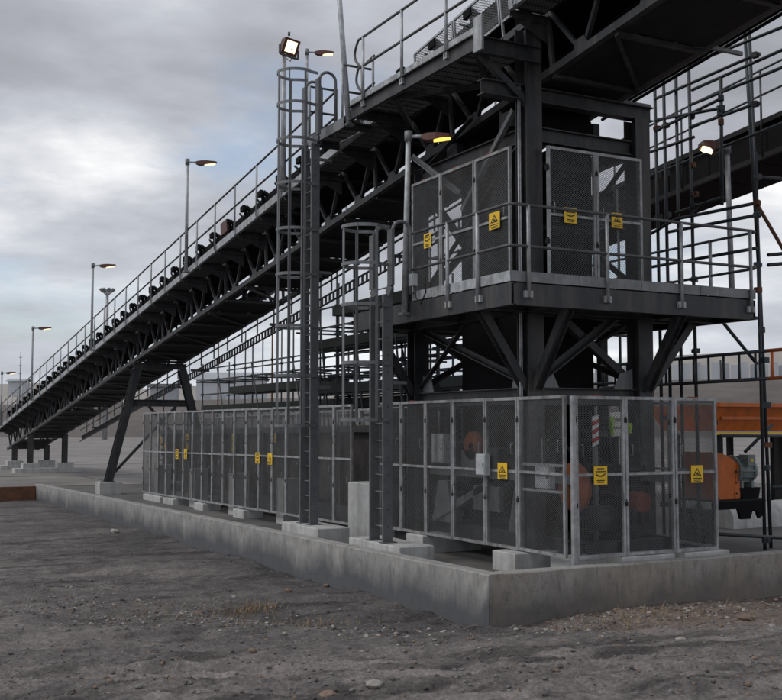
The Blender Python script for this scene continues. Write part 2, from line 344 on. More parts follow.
def ground_z(x, y):
    x = np.asarray(x, float); y = np.asarray(y, float)
    s = (x - CAM[0]) * F[0] + (y - CAM[1]) * F[1]; l = (x - CAM[0]) * R[0] + (y - CAM[1]) * R[1]
    fore = np.interp(s, [0, 5, 12.6], [0.25, 0.12, -0.42])
    trench = -0.68 - 0.0072 * np.clip(y, 0, 33)
    crest = 13.0 + 0.35 * vnoise(l * 0.3 + 9, s * 0 + 3.3, 5) + 0.3 * np.clip(-l - 3, 0, 9)
    w = sstep(0, 0.75 + 0.5 * np.clip(-l - 2, 0, 6), s - crest)
    z = fore * (1 - w) + trench * w
    # spoil heaped against the short return of the bund
    d = np.clip(-y, 0, 9)
    heap = (0.12 * sstep(0.3, 2.2, x) - 0.24 * sstep(3.0, 6.0, x)) * np.exp(-((d - 0.3) / 1.4) ** 2)
    z = np.maximum(z, np.where((y < 0.4) & (x > -0.5), -0.68 + heap + 0.06 * d, -9))
    near = np.clip(1 - s / 60, 0, 1)
    z = z + near * (0.12 * fbm(x, y, 0.55, 11) + 0.06 * fbm(x, y, 3.1, 21) + 0.03 * fbm(x, y, 10.0, 41, 3))
    rx = x * R[0] + y * R[1]; ry = x * F[0] + y * F[1]
    z = z - near * 0.05 * sstep(0.1, 0.3, fbm(rx * 0.12, ry, 1.1, 61, 3))
    for s0, dp in ((8.1, 0.07), (9.0, 0.06), (9.9, 0.09), (11.0, 0.06)):         # wheel ruts with pushed-up edges
        u = (s - s0 - 0.12 * l * 0.3 - 0.5 * vnoise(l * 0.35, l * 0 + s0, 83)) / 0.16
        z = z + dp * (np.exp(-((np.abs(u) - 1.3) / 0.7) ** 2) * 0.55 - np.exp(-u * u)) * np.clip(0.6 + 1.4 * vnoise(l * 0.8 + s0, s * 0.3, 87), 0, 1.2)
    # below the slab and the yard, then the rising land far away
    z = np.where((x > 0.02) & (y > 0.02), np.minimum(z, -0.95), z)
    z = np.where((y > 32.2) & (x > -150), np.minimum(z, YARD_Z - 0.25), z)
    ang = np.clip(l / np.maximum(s, 1), -1, 1)
    rise = np.interp(ang, [-1, -0.36, -0.1, 0.1, 0.25, 0.36, 1], [9, 9, 11, 13, 17, 17, 17])
    far = sstep(215, 330, s) * rise + sstep(330, 900, s) * rise * 0.9 + sstep(200, 300, s) * 2.0 * fbm(x, y, 0.012, 71, 4)
    return np.where(s > 200, YARD_Z - 0.3 + far, z)
def graded(segs):
    out_ = [segs[0][0]]
    for a, b_, st in segs:
        n = max(1, int(round((b_ - a) / st))); out_ += list(np.linspace(a, b_, n + 1)[1:])
    return np.array(out_)
gx = graded([(-2600, -600, 200), (-600, -100, 25), (-100, -24, 4), (-24, -11, 0.5), (-11, -8.5, 0.14), (-8.5, 5.6, 0.06), (5.6, 12, 0.3), (12, 60, 4), (60, 600, 20), (600, 2600, 100)])
gy = graded([(-600, -60, 60), (-60, -13, 4), (-13, -10, 0.3), (-10, 1.2, 0.06), (1.2, 8, 0.12), (8, 34, 0.3), (34, 120, 4), (120, 700, 15), (700, 2600, 100)])
GX, GY = np.meshgrid(gx, gy); GZ = ground_z(GX, GY)
gv = np.stack([GX.ravel(), GY.ravel(), GZ.ravel()], 1); nx = len(gx); ny = len(gy)
ii = np.arange(nx * ny).reshape(ny, nx)
gf = np.stack([ii[:-1, :-1].ravel(), ii[:-1, 1:].ravel(), ii[1:, 1:].ravel(), ii[1:, :-1].ravel()], 1)
me = bpy.data.meshes.new('ground'); me.vertices.add(len(gv)); me.vertices.foreach_set('co', gv.ravel())
me.loops.add(gf.size); me.loops.foreach_set('vertex_index', gf.ravel().astype(np.int32)); me.polygons.add(len(gf))
me.polygons.foreach_set('loop_start', np.arange(0, gf.size, 4, dtype=np.int32)); me.polygons.foreach_set('loop_total', np.full(len(gf), 4, np.int32))
me.polygons.foreach_set('use_smooth', np.ones(len(gf), bool)); me.update(calc_edges=True); me.materials.append(MATS['dirt'])
go = bpy.data.objects.new('ground', me); COL.objects.link(go); tag(go, kind='structure')

SX1, SY1 = 26.0, 32.0
b = B(); b.add([(0.25, 0.25, slab_z(0.25)), (SX1, 0.25, slab_z(0.25)), (SX1, SY1, slab_z(SY1)), (0.25, SY1, slab_z(SY1)), (0.25, 0.25, -0.9), (SX1, 0.25, -0.9), (SX1, SY1, -0.9), (0.25, SY1, -0.9)],
              [(0, 1, 2, 3), (4, 7, 6, 5), (0, 4, 5, 1), (1, 5, 6, 2), (2, 6, 7, 3), (3, 7, 4, 0)])
tag(b.build('concrete_floor', 'slab'), kind='structure')
b = B(); b.add([(-150, SY1 + 0.02, YARD_Z), (260, SY1 + 0.02, YARD_Z), (260, 230, YARD_Z), (-150, 230, YARD_Z), (-150, SY1 + 0.02, YARD_Z - 0.2), (260, SY1 + 0.02, YARD_Z - 0.2)], [(0, 1, 2, 3), (4, 5, 1, 0)])
b.add([(SX1 + 0.01, 0.02, YARD_Z + 0.02), (260, 0.02, YARD_Z + 0.02), (260, SY1, YARD_Z + 0.02), (SX1 + 0.01, SY1, YARD_Z + 0.02)], [(0, 1, 2, 3)])
tag(b.build('yard', 'yard'), kind='structure')
# expansion joints scored in the yard are thin strips of dark sealant
for (p, q) in (((-20, 41, 0), (30, 41, 0)), ((-2.0, 32.4, 0), (-2.0, 41, 0)), ((3.5, 32.4, 0), (3.5, 41, 0)), ((-20, 56, 0), (40, 56, 0))):
    jb = B().bar((p[0], p[1], YARD_Z + 0.004), (q[0], q[1], YARD_Z + 0.004), 0.05, 0.008); o = jb.build('joint', 'steel_dark', bpy.data.objects['yard'])
# bund wall: two lengths meeting at the corner, each with its own coping chamfer
bw = thing('bund_wall', 'low grey concrete bund wall with stained faces around the plant floor', 'wall', (0, 0, -0.9))
def wall_run(p0, p1, inward, zf):
    p0 = V(p0); p1 = V(p1); iw = V(inward); n = 60; bb = B(); d = p1 - p0
    for i in range(n + 1):
        c = p0 + d * i / n; z = zf(c[1]); ch = 0.014 + 0.006 * math.sin(i * 1.7)
        for off, zz in ((0.0, -1.15), (0.0, z - ch), (ch, z), (0.25 - 0.014, z), (0.25, z - 0.014), (0.25, -1.15)):
            k = c + iw * off; bb.v.append((k[0], k[1], zz))
    for i in range(n):
        for k in range(5):
            a = i * 6 + k; bb.f.append((a, a + 1, a + 7, a + 6)); bb.sm.append(False)
    bb.f.append(tuple(range(6))); bb.f.append(tuple(reversed(range(n * 6, n * 6 + 6)))); bb.sm += [False, False]
    return bb
wall_run((0, SY1 + 0.1, 0), (0, 0, 0), (1, 0, 0), lambda y: -0.0094 * max(y, 0)).build('wall_length', 'bund', bw)
wall_run((0.25, 0, 0), (SX1, 0, 0), (0, 1, 0), lambda y: 0.003).build('wall_length', 'bund', bw)
solo(B().span((-18, SY1 - 0.12, -0.95), (-0.02, SY1 - 0.005, YARD_Z + 0.02)), 'timber_edging', 'timber', 'long rust brown timber edging along the yard at the end of the bund', 'edging', (-9, SY1 - 0.06, -0.95))

# far land: ridge, sheds, fence and town
def ridge(name, pts, depth, m):
    bb = B(); pr = None
    for k, (px, py, D) in enumerate(pts):
        r = ray(px, py); r = r / (r @ F); top = CAM + r * D
        base = top.copy(); base[2] = -6; back = top + F * depth; backb = back.copy(); backb[2] = -6
        frontb = base - F * depth * 0.6
        bb.v += [tuple(frontb), tuple(top), tuple(back), tuple(backb)]
    for k in range(len(pts) - 1):
        a = k * 4
        for j in range(3): bb.f.append((a + j, a + 4 + j, a + 5 + j, a + 1 + j)); bb.sm.append(False)
    o = bb.build(name, m); return tag(o, kind='structure')
ridge('hill', [(-700, 392, 1500), (-200, 388, 1500), (0, 384, 1500), (40, 383, 1500), (120, 390, 1500), (190, 386, 1500), (300, 389, 1500), (420, 385, 1500), (520, 380, 1500), (600, 372, 1400), (680, 355, 1200), (790, 350, 1200), (1000, 349, 1200), (1700, 356, 1200)], 300, 'hill')
def at_dist(px, py, D): r = ray(px, py); return CAM + r / (r @ F) * D
sheds = [(196, 262, 372, 412, 520, 'wide pale shed on the rising land beyond the scaffold', 'shed'), (150, 176, 384, 402, 560, 'small dull shed with low roof on the far rise', 'shed_dark'), (8, 26, 379, 391, 620, 'small pale hut far off beside the foot of the conveyor', 'shed'), (44, 62, 381, 393, 640, 'little grey hut far off behind the conveyor railing', 'shed_dark')]
for x0, x1, y0, y1, D, lab, m in sheds:
    a = at_dist(x0, y1, D); c = at_dist(x1, y1, D); t_ = at_dist(x0, y0, D); h = t_[2] - a[2]; w = np.linalg.norm(c - a); mid = (a + c) / 2
    th = thing('far_shed', lab, 'shed', (mid[0], mid[1], a[2] - 3), -yaw)
    wb = B(); wb.span((-w / 2, 0, 0), (w / 2, w * 0.6, h * 0.8 + 3)); wb.build('wall', m, th, True)
    rb = B(); rb.poly([(-w / 2 - 1, -1, h * 0.8 + 3), (w / 2 + 1, -1, h * 0.8 + 3), (w / 2 + 1, w * 0.3, h + 3), (-w / 2 - 1, w * 0.3, h + 3)], (0, 0, 0.3)); rb.poly([(-w / 2 - 1, w * 0.6 + 1, h * 0.8 + 3), (-w / 2 - 1, w * 0.3, h + 3), (w / 2 + 1, w * 0.3, h + 3), (w / 2 + 1, w * 0.6 + 1, h * 0.8 + 3)], (0, 0, 0.3)); rb.build('roof', 'shed_dark' if m == 'shed' else 'steel', th, True)
    if w > 15:
        for k in range(4):
            B().span((-w / 2 + w * (0.12 + 0.22 * k), -0.15, 3.2), (-w / 2 + w * (0.22 + 0.22 * k), 0.05, 3.2 + h * 0.4)).build('door', 'shed_dark', th, True)
# long sheet-clad fence across the far rise, panel by panel
A0 = at_dist(575, 384, 330); A1 = at_dist(1120, 386, 330); nf = 56; dv = (A1 - A0) / nf
th = thing('boundary_fence', 'long pale sheet metal boundary fence on the far rise behind the tower', 'fence', A0 - V((0, 0, 2)))
for k in range(nf):
    h = 6.4 + 0.5 * math.sin(k * 2.3); p = A0 + dv * (k + 0.03); q = A0 + dv * (k + 0.95)
    if k % 4 == 3: B().bar(A0 + dv * k - V((0, 0, 2)), A0 + dv * k + V((0, 0, 7.4)), 0.4, 0.4).build('post', 'steel', th)
    off = F * (0.4 if k % 2 else 0)
    B().poly([p + off - V((0, 0, 2)), q + off - V((0, 0, 2)), q + off + V((0, 0, h)), p + off + V((0, 0, h))], F * 0.15).build('panel', 'shed' if k % 3 else 'shed_dark', th)
# tall floodlight mast and a thin radio mast far behind the conveyor
p = at_dist(105, 420, 190); top = at_dist(105, 292, 190); s_ = 190 / 1093
th = thing('floodlight_mast', 'tall far floodlight mast with a ring of lamps at its head', 'mast', (p[0], p[1], YARD_Z))
B().tube((p[0], p[1], YARD_Z), (p[0], p[1], top[2]), 0.45, 10, 0.25).build('pole', 'galv', th)
hb = B()
for k in range(12):
    a0 = 2 * math.pi * k / 12; a1 = 2 * math.pi * (k + 1) / 12
    hb.tube((p[0] + 0.8 * math.cos(a0), p[1] + 0.8 * math.sin(a0), top[2]), (p[0] + 0.8 * math.cos(a1), p[1] + 0.8 * math.sin(a1), top[2]), 0.12, 5)
    hb.tube((p[0] + 0.25 * math.cos(a0), p[1] + 0.25 * math.sin(a0), top[2] - 0.5), (p[0] + 0.8 * math.cos(a0), p[1] + 0.8 * math.sin(a0), top[2]), 0.06, 4)
hb.build('head_ring', 'galv', th)
for k in range(8):
    a0 = 2 * math.pi * k / 8; c = V((p[0] + 0.95 * math.cos(a0), p[1] + 0.95 * math.sin(a0), top[2] + 0.45))
    B().bar(c, c + V((0.25 * math.cos(a0), 0.25 * math.sin(a0), -0.25)), 0.5, 0.55).build('lamp', 'galv_dull', th)
p = at_dist(19, 425, 400); top = at_dist(19, 352, 400)
th = thing('radio_mast', 'thin far radio mast standing alone on the skyline', 'mast', (p[0], p[1], YARD_Z))
B().tube((p[0], p[1], YARD_Z), (p[0], p[1], top[2]), 0.35, 6, 0.1).build('pole', 'galv_dull', th)
for k in range(3): B().bar((p[0] - 0.5, p[1], top[2] - 2 - 3 * k), (p[0] + 0.5, p[1], top[2] - 2 - 3 * k), 0.2, 0.2).build('antenna_arm', 'galv_dull', th)
# ------------------------------------------------------------------ inclined conveyor
SLP = 0.133
def ZT(y): return 8.71 - SLP * y          # top of the near toe plate, at X = XE
XE, XN, XF, XW = 1.4, 2.15, 3.85, 4.6   # near edge, near truss, far truss, far edge
YA, YB, BAY = -10.5, 52.5, 1.5
NB = int(round((YB - YA) / BAY))
def cp(x, y, dz): return (x, y, ZT(y) + dz)
conv = thing('conveyor_gantry', 'long dark inclined conveyor gantry on a steel truss with railed walkways', 'conveyor', (XN, YB, ZT(YB) - 1.1))
for x, nm in ((XN, 'near'), (XF, 'far')):
    B().bar(cp(x, YA, -1.05), cp(x, YB, -1.05), 0.12, 0.12).build('bottom_chord', 'steel', conv)
    B().bar(cp(x, YA, 0.02), cp(x, YB, 0.02), 0.12, 0.12).build('top_chord', 'steel', conv)
rot_c = (-math.atan(SLP), 0, 0)
def bay_mesh(bb, name, m): return bb.mesh(name, m)
for x in (XN, XF):
    up_ = B().bar((0, 0, -0.99), (0, 0, -0.04), 0.08, 0.06).mesh('web_post', MATS['steel'])
    dg_ = B().bar((0, 0.05, -0.99), (0, BAY * 0.5 - 0.03, -0.04), 0.06, 0.07, (1, 0, 0)).mesh('web_brace', MATS['steel'])
    dh_ = B().bar((0, -0.05, -0.99), (0, -BAY * 0.5 + 0.03, -0.04), 0.06, 0.07, (1, 0, 0)).mesh('web_brace', MATS['steel'])
    gp_ = B().poly([(-0.035, -0.18, -0.99), (-0.035, 0.18, -0.99), (-0.035, 0.1, -0.84), (-0.035, -0.1, -0.84)], (-0.012, 0, 0)).mesh('gusset', MATS['steel'])
    for k in range(NB):
        y = YA + BAY * (k + 0.5)
        inst('web_brace', dg_, conv, cp(x, y, 0), rot_c); inst('web_brace', dh_, conv, cp(x, y, 0), rot_c)
        if x == XN and y < 32: inst('gusset', gp_, conv, cp(x, y, 0), rot_c)
        if k % 2 == 0: inst('web_post', up_, conv, cp(x, YA + BAY * k, 0), rot_c)
# cross beams, bracket arms, walkway gratings, belly plates
cbm = B().chan((XE + 0.03, 0, -0.2), (XN, 0, -0.2), 0.06, 0.12).mesh('cross_beam', MATS['steel']); cbf = B().chan((XF, 0, -0.2), (XW - 0.03, 0, -0.2), 0.06, 0.12).mesh('cross_beam', MATS['steel'])
bm_ = B().poly([(XE + 0.12, 0, -0.262), (XN, 0, -0.262), (XN, 0, -0.55)], (0, 0.012, 0)).mesh('bracket', MATS['steel'])
GR = BAY - 0.03
def grating(x0, x1, m='steel_dark'):
    bb = B(); bb.span((x0, 0.0, -0.125), (x1, 0.03, -0.075)); bb.span((x0, GR - 0.03, -0.125), (x1, GR, -0.075))
    n = int((x1 - x0) / 0.045)
    for i in range(n + 1):
        x = x0 + (x1 - x0) * i / n; bb.span((x - 0.009, 0.03, -0.122), (x + 0.009, GR - 0.03, -0.08))
    for i in range(6): bb.bar((x0, 0.2 + i * 0.22, -0.085), (x1, 0.2 + i * 0.22, -0.085), 0.05, 0.008)
    return bb.mesh('grating', MATS[m])
gnear = grating(XE + 0.05, XN - 0.1); gfar = grating(XF + 0.1, XW - 0.05)
bel = B().span((XN + 0.08, 0.0, -1.09), (XF - 0.08, BAY - 0.04, -1.075)).mesh('belly_plate', MATS['steel_dark'])
xb = B(); xb.bar((XN, 0, -1.13), (XF, 0, -1.13), 0.08, 0.06); xbm = xb.mesh('tie_beam', MATS['steel'])
dgb = B().bar((XN + 0.05, 0.05, -1.13), (XF - 0.05, BAY - 0.05, -1.13), 0.06, 0.05).mesh('lateral_brace', MATS['steel'])
toe_n = B(); toe_n.span((XE - 0.012, 0.004, -0.17), (XE + 0.006, BAY - 0.004, 0.0)); toe_n.span((XE + 0.006, 0.004, -0.17), (XE + 0.06, BAY - 0.004, -0.16)); toe_nm = toe_n.mesh('toe_plate', MATS['galv'])
toe_f = B().span((XW - 0.006, 0.004, -0.17), (XW + 0.012, BAY - 0.004, 0.0)).mesh('toe_plate', MATS['galv_dull'])
for k in range(NB):
    y = YA + BAY * k
    inst('cross_beam', cbm, conv, (0, y, ZT(y))); inst('cross_beam', cbf, conv, (0, y, ZT(y))); inst('bracket', bm_, conv, (0, y, ZT(y)))
    if not 1.2 < y + BAY / 2 < 5.9: inst('grating', gnear, conv, (0, y + 0.015, ZT(y + 0.015)), rot_c)
    inst('grating', gfar, conv, (0, y + 0.015, ZT(y + 0.015)), rot_c)
    if k % 7 != 3: inst('belly_plate', bel, conv, (0, y + 0.02 * math.sin(k * 3), ZT(y)), rot_c)
    inst('tie_beam', xbm, conv, (0, y, ZT(y)), rot_c)
    if k % 2: inst('lateral_brace', dgb, conv, (0, y, ZT(y)), rot_c)
    if not 1.2 < y + BAY / 2 < 5.9: inst('toe_plate', toe_nm, conv, (0, y, ZT(y)), rot_c)
    inst('toe_plate', toe_f, conv, (0, y, ZT(y)), rot_c)
# belts: carrying strand troughed and loaded, return strand flat
xm = (XN + XF) / 2
prof_pts = [(-0.62, 0.36), (-0.3, 0.16), (0.3, 0.16), (0.62, 0.36), (0.62, 0.38), (0.4, 0.37), (0.15, 0.43), (-0.15, 0.43), (-0.4, 0.36), (-0.62, 0.38)]
cbt = B(); n = 120
for i in range(n + 1):
    y = YA + (YB - YA) * i / n
    for j, (px, pz) in enumerate(prof_pts):
        jig = 0.03 * math.sin(i * 2.1 + j) if 5 <= j <= 8 else 0
        cbt.v.append((xm + px, y, ZT(y) + pz + 0.66 + jig))
m_ = len(prof_pts)
for i in range(n):
    for j in range(m_): cbt.f.append((i * m_ + j, (i + 1) * m_ + j, (i + 1) * m_ + (j + 1) % m_, i * m_ + (j + 1) % m_)); cbt.sm.append(False)
cbt.build('carrying_belt', 'rubber', conv)
B().bar(cp(xm, YA, 0.2), cp(xm, YB, 0.2), 1.2, 0.015).build('return_belt', 'rubber', conv)
idl = B()
idl.bar((xm - 0.8, 0, 0.05), (xm + 0.8, 0, 0.05), 0.08, 0.06)
for sg in (-1, 1):
    idl.bar((xm + sg * 0.78, 0, 0.05), (xm + sg * 0.84, 0, 0.4), 0.09, 0.05, (0, 1, 0)); idl.tube((xm + sg * 0.3, 0, 0.06), (xm + sg * 0.8, 0, 0.38), 0.065, 8)
    idl.box((xm + sg * 0.88, 0, 0.32), (0.08, 0.24, 0.14)); idl.bar((xm + sg * 0.88, 0.0, 0.06), (xm + sg * 0.84, 0.35, 0.3), 0.04, 0.04)
idl.tube((xm - 0.3, 0, 0.06), (xm + 0.3, 0, 0.06), 0.065, 8)
idl.v = [(x, y, z + 0.68) for x, y, z in idl.v]; idl.bar((xm - 0.76, 0, 0.0), (xm - 0.76, 0, 0.6), 0.06, 0.06); idl.bar((xm + 0.76, 0, 0.0), (xm + 0.76, 0, 0.6), 0.06, 0.06)
idm = idl.mesh('idler', MATS['rubber'])
ret = B().tube((xm - 0.65, 0, 0.13), (xm + 0.65, 0, 0.13), 0.06, 8); ret.bar((xm - 0.72, 0, 0.1), (xm - 0.72, 0, 0.5), 0.03, 0.08); ret.bar((xm + 0.72, 0, 0.1), (xm + 0.72, 0, 0.5), 0.03, 0.08)
retm = ret.mesh('return_roller', MATS['steel_dark'])
for x in (xm - 0.8, xm + 0.8): B().bar(cp(x, YA, 0.53), cp(x, YB, 0.53), 0.07, 0.14).build('stringer', 'steel', conv)
for x in (xm - 0.7, xm + 0.7): B().bar(cp(x, YA, 0.86), cp(x, YB, 0.86), 0.02, 0.24).build('belt_skirt', 'rubber', conv)
k = 0; y = YA + 0.4
while y < YB:
    inst('idler', idm, conv, (0, y, ZT(y)), rot_c)
    if k % 2 == 0: inst('return_roller', retm, conv, (0, y, ZT(y)), rot_c)
    y += 1.25; k += 1
inst('belt_scraper', B().box((xm - 0.9, 0, 0.9), (0.06, 0.5, 0.35)).mesh('belt_scraper', MATS['lamp_body']), conv, (0, 16.3, ZT(16.3)), rot_c)
# side sheets closing the truss over the tower
for k in range(8): B().add([cp(XF + 0.08, 4.4 - 1.5 * k, -1.0), cp(XF + 0.08, 2.93 - 1.5 * k, -1.0), cp(XF + 0.08, 2.93 - 1.5 * k, 0.95), cp(XF + 0.08, 4.4 - 1.5 * k, 0.95), cp(XF + 0.1, 4.4 - 1.5 * k, -1.0), cp(XF + 0.1, 2.93 - 1.5 * k, -1.0), cp(XF + 0.1, 2.93 - 1.5 * k, 0.95), cp(XF + 0.1, 4.4 - 1.5 * k, 0.95)], [(0, 1, 2, 3), (7, 6, 5, 4), (0, 4, 5, 1), (2, 6, 7, 3), (1, 5, 6, 2), (0, 3, 7, 4)]).build('side_sheet', 'rubber', conv)
# handrails
LG0, LG1 = 6.5, 7.6          # opening at the tall ladder
pm = B(); pm.tube((XE - 0.03, 0, -0.14), (XE - 0.03, 0, 1.08), 0.026, 8); pm.box((XE - 0.025, 0, -0.1), (0.03, 0.09, 0.12)); pmm = pm.mesh('handrail_post', MATS['galv'])
pf = B().tube((XW + 0.03, 0, -0.14), (XW + 0.03, 0, 1.08), 0.024, 6).mesh('handrail_post', MATS['galv_dull'])
def rails(x, spans, m, dzs=(1.08, 0.55), r=0.024):
    for a, c in spans:
        for dz in dzs: B().tube(cp(x, a, dz), cp(x, c, dz), r, 8).build('handrail', m, conv)
rails(XE - 0.03, [(5.95, LG0), (LG1, YB - 0.2), (YA, 1.35)], 'rail_dark')
rails(XW + 0.03, [(YA, YB)], 'rail_dark', r=0.022)
y = LG1
while y < YB - 0.3: inst('handrail_post', pmm, conv, (0, y, ZT(y))); y += 1.5
for y in (6.0, LG0, 1.3, -0.2, -1.7, -3.7, -5.2): inst('handrail_post', pmm, conv, (0, y, ZT(y)))
y = YA + 0.4
while y < YB - 0.3: inst('handrail_post', pf, conv, (0, y, ZT(y))); y += 2.4
# mesh guard along the belt on the upper length
def diamond(bb, w, h, pw=0.056, ph=0.034, sw=0.0065, st=0.004, x0=0.0, z0=0.0):   # expanded metal in the local xz plane
    sl_ = ph / pw
    for sgn in (1, -1):
        c = -w * sl_ if sgn > 0 else 0.0
        cmax = h if sgn > 0 else h + w * sl_
        c = math.floor(c / ph) * ph
        while c < cmax:
            pts = []       # z = c + sgn*sl*x clipped to the panel
            for x in (0.0, w):
                z = c + sgn * sl_ * x
                if 0 <= z <= h: pts.append((x, z))
            for z in (0.0, h):
                x = (z - c) / (sgn * sl_)
                if 0 < x < w: pts.append((x, z))
            if len(pts) >= 2:
                p, q = pts[0], pts[-1]
                if math.hypot(p[0] - q[0], p[1] - q[1]) > 0.02:
                    y = 0.0 if sgn > 0 else st
                    dx, dz = q[0] - p[0], q[1] - p[1]; ln = math.hypot(dx, dz); nx_, nz_ = -dz / ln * sw / 2, dx / ln * sw / 2
                    bb.add([(x0 + p[0] - nx_, y, z0 + p[1] - nz_), (x0 + q[0] - nx_, y, z0 + q[1] - nz_), (x0 + q[0] + nx_, y, z0 + q[1] + nz_), (x0 + p[0] + nx_, y, z0 + p[1] + nz_),
                            (x0 + p[0], y + st, z0 + p[1]), (x0 + q[0], y + st, z0 + q[1])], [(0, 1, 2, 3), (0, 4, 5, 1), (3, 2, 5, 4)])
            c += ph
    return bb
gg = diamond(B(), 1.4, 0.75, 0.08, 0.05, 0.012); ggm = gg.mesh('guard_mesh', MATS['mesh_wire'])
gfm = B(); gfm.bar((0, 0, 0), (1.4, 0, 0), 0.03, 0.04); gfm.bar((0, 0, 0.75), (1.4, 0, 0.75), 0.03, 0.04); gfm.bar((0, 0, -0.35), (0, 0, 0.75), 0.04, 0.03); gfm.bar((1.4, 0, 0), (1.4, 0, 0.75), 0.04, 0.03); gfmm = gfm.mesh('belt_guard', MATS['galv'])
for k in range(9):
    y = 5.6 - 1.45 * k
    o = inst('belt_guard', gfmm, conv, cp(XN - 0.04, y, 0.35)); o.rotation_euler = (0, math.atan(-SLP) , -math.pi / 2)
    c = bpy.data.objects.new('guard_mesh', ggm); COL.objects.link(c); c.parent = o; tag(c, kind='stuff')

# railed landing beside the belt near the tower head
XL, LZ = 0.85, 7.9
LY0, LY1 = 1.59, 5.86
land = thing('upper_landing', 'level steel landing with curved rail end beside the belt above the tower', 'landing', (XL, 3.0, LZ - 0.26))
B().chan((XL, LY1, LZ - 0.14), (XL, LY0, LZ - 0.14), 0.08, 0.26).build('edge_beam', 'steel', land)
B().span((XL - 0.012, LY0 + 0.0, LZ - 0.004), (XL - 0.0, LY1, LZ + 0.13)).build('toe_plate', 'galv', land)
B().chan((XL + 0.05, LY0, LZ - 0.14), (XN - 0.1, LY0, LZ - 0.14), 0.08, 0.26).build('end_beam', 'steel', land)
B().chan((XL + 0.05, LY1 - 0.09, LZ - 0.14), (XN - 0.1, LY1 - 0.09, LZ - 0.14), 0.08, 0.2).build('end_beam', 'steel', land)
for k in range(4):
    y0 = LY0 + 0.12 + k * 1.02
    bb = B(); 
    for i in range(22): x = XL + 0.1 + i * 0.05; bb.span((x, y0, LZ - 0.035), (x + 0.018, y0 + 0.94, LZ))
    for i in range(5): bb.span((XL + 0.1, y0 + i * 0.23, LZ - 0.034), (XN - 0.15, y0 + i * 0.23 + 0.012, LZ - 0.003))
    bb.build('grating', 'steel_dark', land)
for ya, yb in ((LY0 + 0.1, 3.0), (4.3, 3.05), (4.35, LY1 - 0.15)):
    B().bar((XL + 0.1, ya, LZ - 0.2), (XN - 0.15, yb, LZ - 0.2), 0.09, 0.09).build('under_brace', 'steel', land)
B().span((XL - 0.03, LY0 - 0.03, LZ - 0.27), (XL - 0.018, LY0 + 0.3, LZ + 0.02)).build('joint_plate', 'steel', land)
B().span((XL - 0.06, LY0 - 0.28, LZ - 0.3), (XL - 0.02, LY0 - 0.06, LZ + 0.24)).build('end_plate', 'galv', land)
for px in (363, 401.7, 446):
    y = onX(px, 95, XL - 0.04)[1]; bb = B().tube((XL - 0.04, y, LZ - 0.1), (XL - 0.04, y, LZ + 1.16), 0.028, 8); bb.box((XL - 0.035, y, LZ - 0.07), (0.05, 0.1, 0.13)); bb.build('handrail_post', 'galv', land)
yt = onX(363, 95, XL - 0.04)[1]
for dz in (1.16, 0.62): B().tube((XL - 0.04, yt + 0.2, LZ + dz), (XL - 0.04, LY0 - 1.6 if dz > 1 else LY0 - 0.3, LZ + dz), 0.024, 8).build('handrail', 'rail_dark', land)
cur = [(XL - 0.04, yt + 0.2 + 0.2 * math.sin(t * math.pi) * 1.0 - 0.12 * t, LZ + 1.16 - 0.54 * t) for t in np.linspace(0, 1, 14)]
B().path(cur, 0.024).build('rail_return', 'rail_dark', land)
cur = [(XL - 0.04, yt + 0.2 + 0.16 * math.sin(t * math.pi) - 0.2 * t, LZ + 0.62 - 0.5 * t) for t in np.linspace(0, 1, 12)]
B().path(cur, 0.024).build('rail_return', 'rail_dark', land)

# ------------------------------------------------------------------ trestles
def plinth(lo, hi, lab, grp=None, ch=0.015, m='concrete_block'):
    x0, y0, z0 = lo; x1, y1, z1 = hi; bb = B(); v = []
    for z, o_ in ((z0, 0.0), (z1 - ch, 0.0), (z1, ch)):
        v += [(x0 + o_, y0 + o_, z), (x1 - o_, y0 + o_, z), (x1 - o_, y1 - o_, z), (x0 + o_, y1 - o_, z)]
    fs = [(3, 2, 1, 0), (8, 9, 10, 11)]
    for k in (0, 4):
        for i in range(4): fs.append((k + i, k + (i + 1) % 4, k + 4 + (i + 1) % 4, k + 4 + i))
    bb.add(v, fs); return solo(bb, 'concrete_plinth', m, lab, 'plinth', ((x0 + x1) / 2, (y0 + y1) / 2, z0), grp)
TY = 25.6; zb_ = slab_z(TY)
tre = thing('conveyor_trestle', 'splayed two legged steel trestle under the conveyor beside the bund wall', 'trestle', (XN + 0.9, TY, zb_ + 0.42))
lgs = ((1.25, XN + 0.05), (4.85, XF - 0.05))
for k, (xb_, xt_) in enumerate(lgs):
    B().ibeam((xb_, TY, zb_ + 0.42), (xt_, TY, ZT(TY) - 1.36), 0.26, 0.26, (0, 1, 0)).build('leg', 'steel', tre)
    bb = B().box((xb_, TY, zb_ + 0.432), (0.42, 0.42, 0.024)); bb.build('base_plate', 'steel', tre)
    plinth((xb_ - 0.36, TY - 0.36, zb_ - 0.02), (xb_ + 0.36, TY + 0.36, zb_ + 0.42), ('pale concrete plinth under the trestle leg nearest the bund wall', 'pale concrete plinth under the trestle leg behind the mesh guards')[k])
zc_ = 2.75
B().ibeam((1.75, TY, zc_), (4.3, TY, zc_), 0.2, 0.24).build('cross_beam', 'steel', tre)
B().bar((1.45, TY + 0.02, 0.35), (3.6, TY + 0.02, zc_ - 0.12), 0.09, 0.09).build('brace', 'steel', tre)
B().bar((4.7, TY - 0.1, 0.35), (2.6, TY - 0.1, zc_ - 0.12), 0.09, 0.09).build('brace', 'steel', tre)
B().ibeam((XN - 0.1, TY, ZT(TY) - 1.26), (XF + 0.1, TY, ZT(TY) - 1.26), 0.2, 0.2).build('head_beam', 'steel', tre)
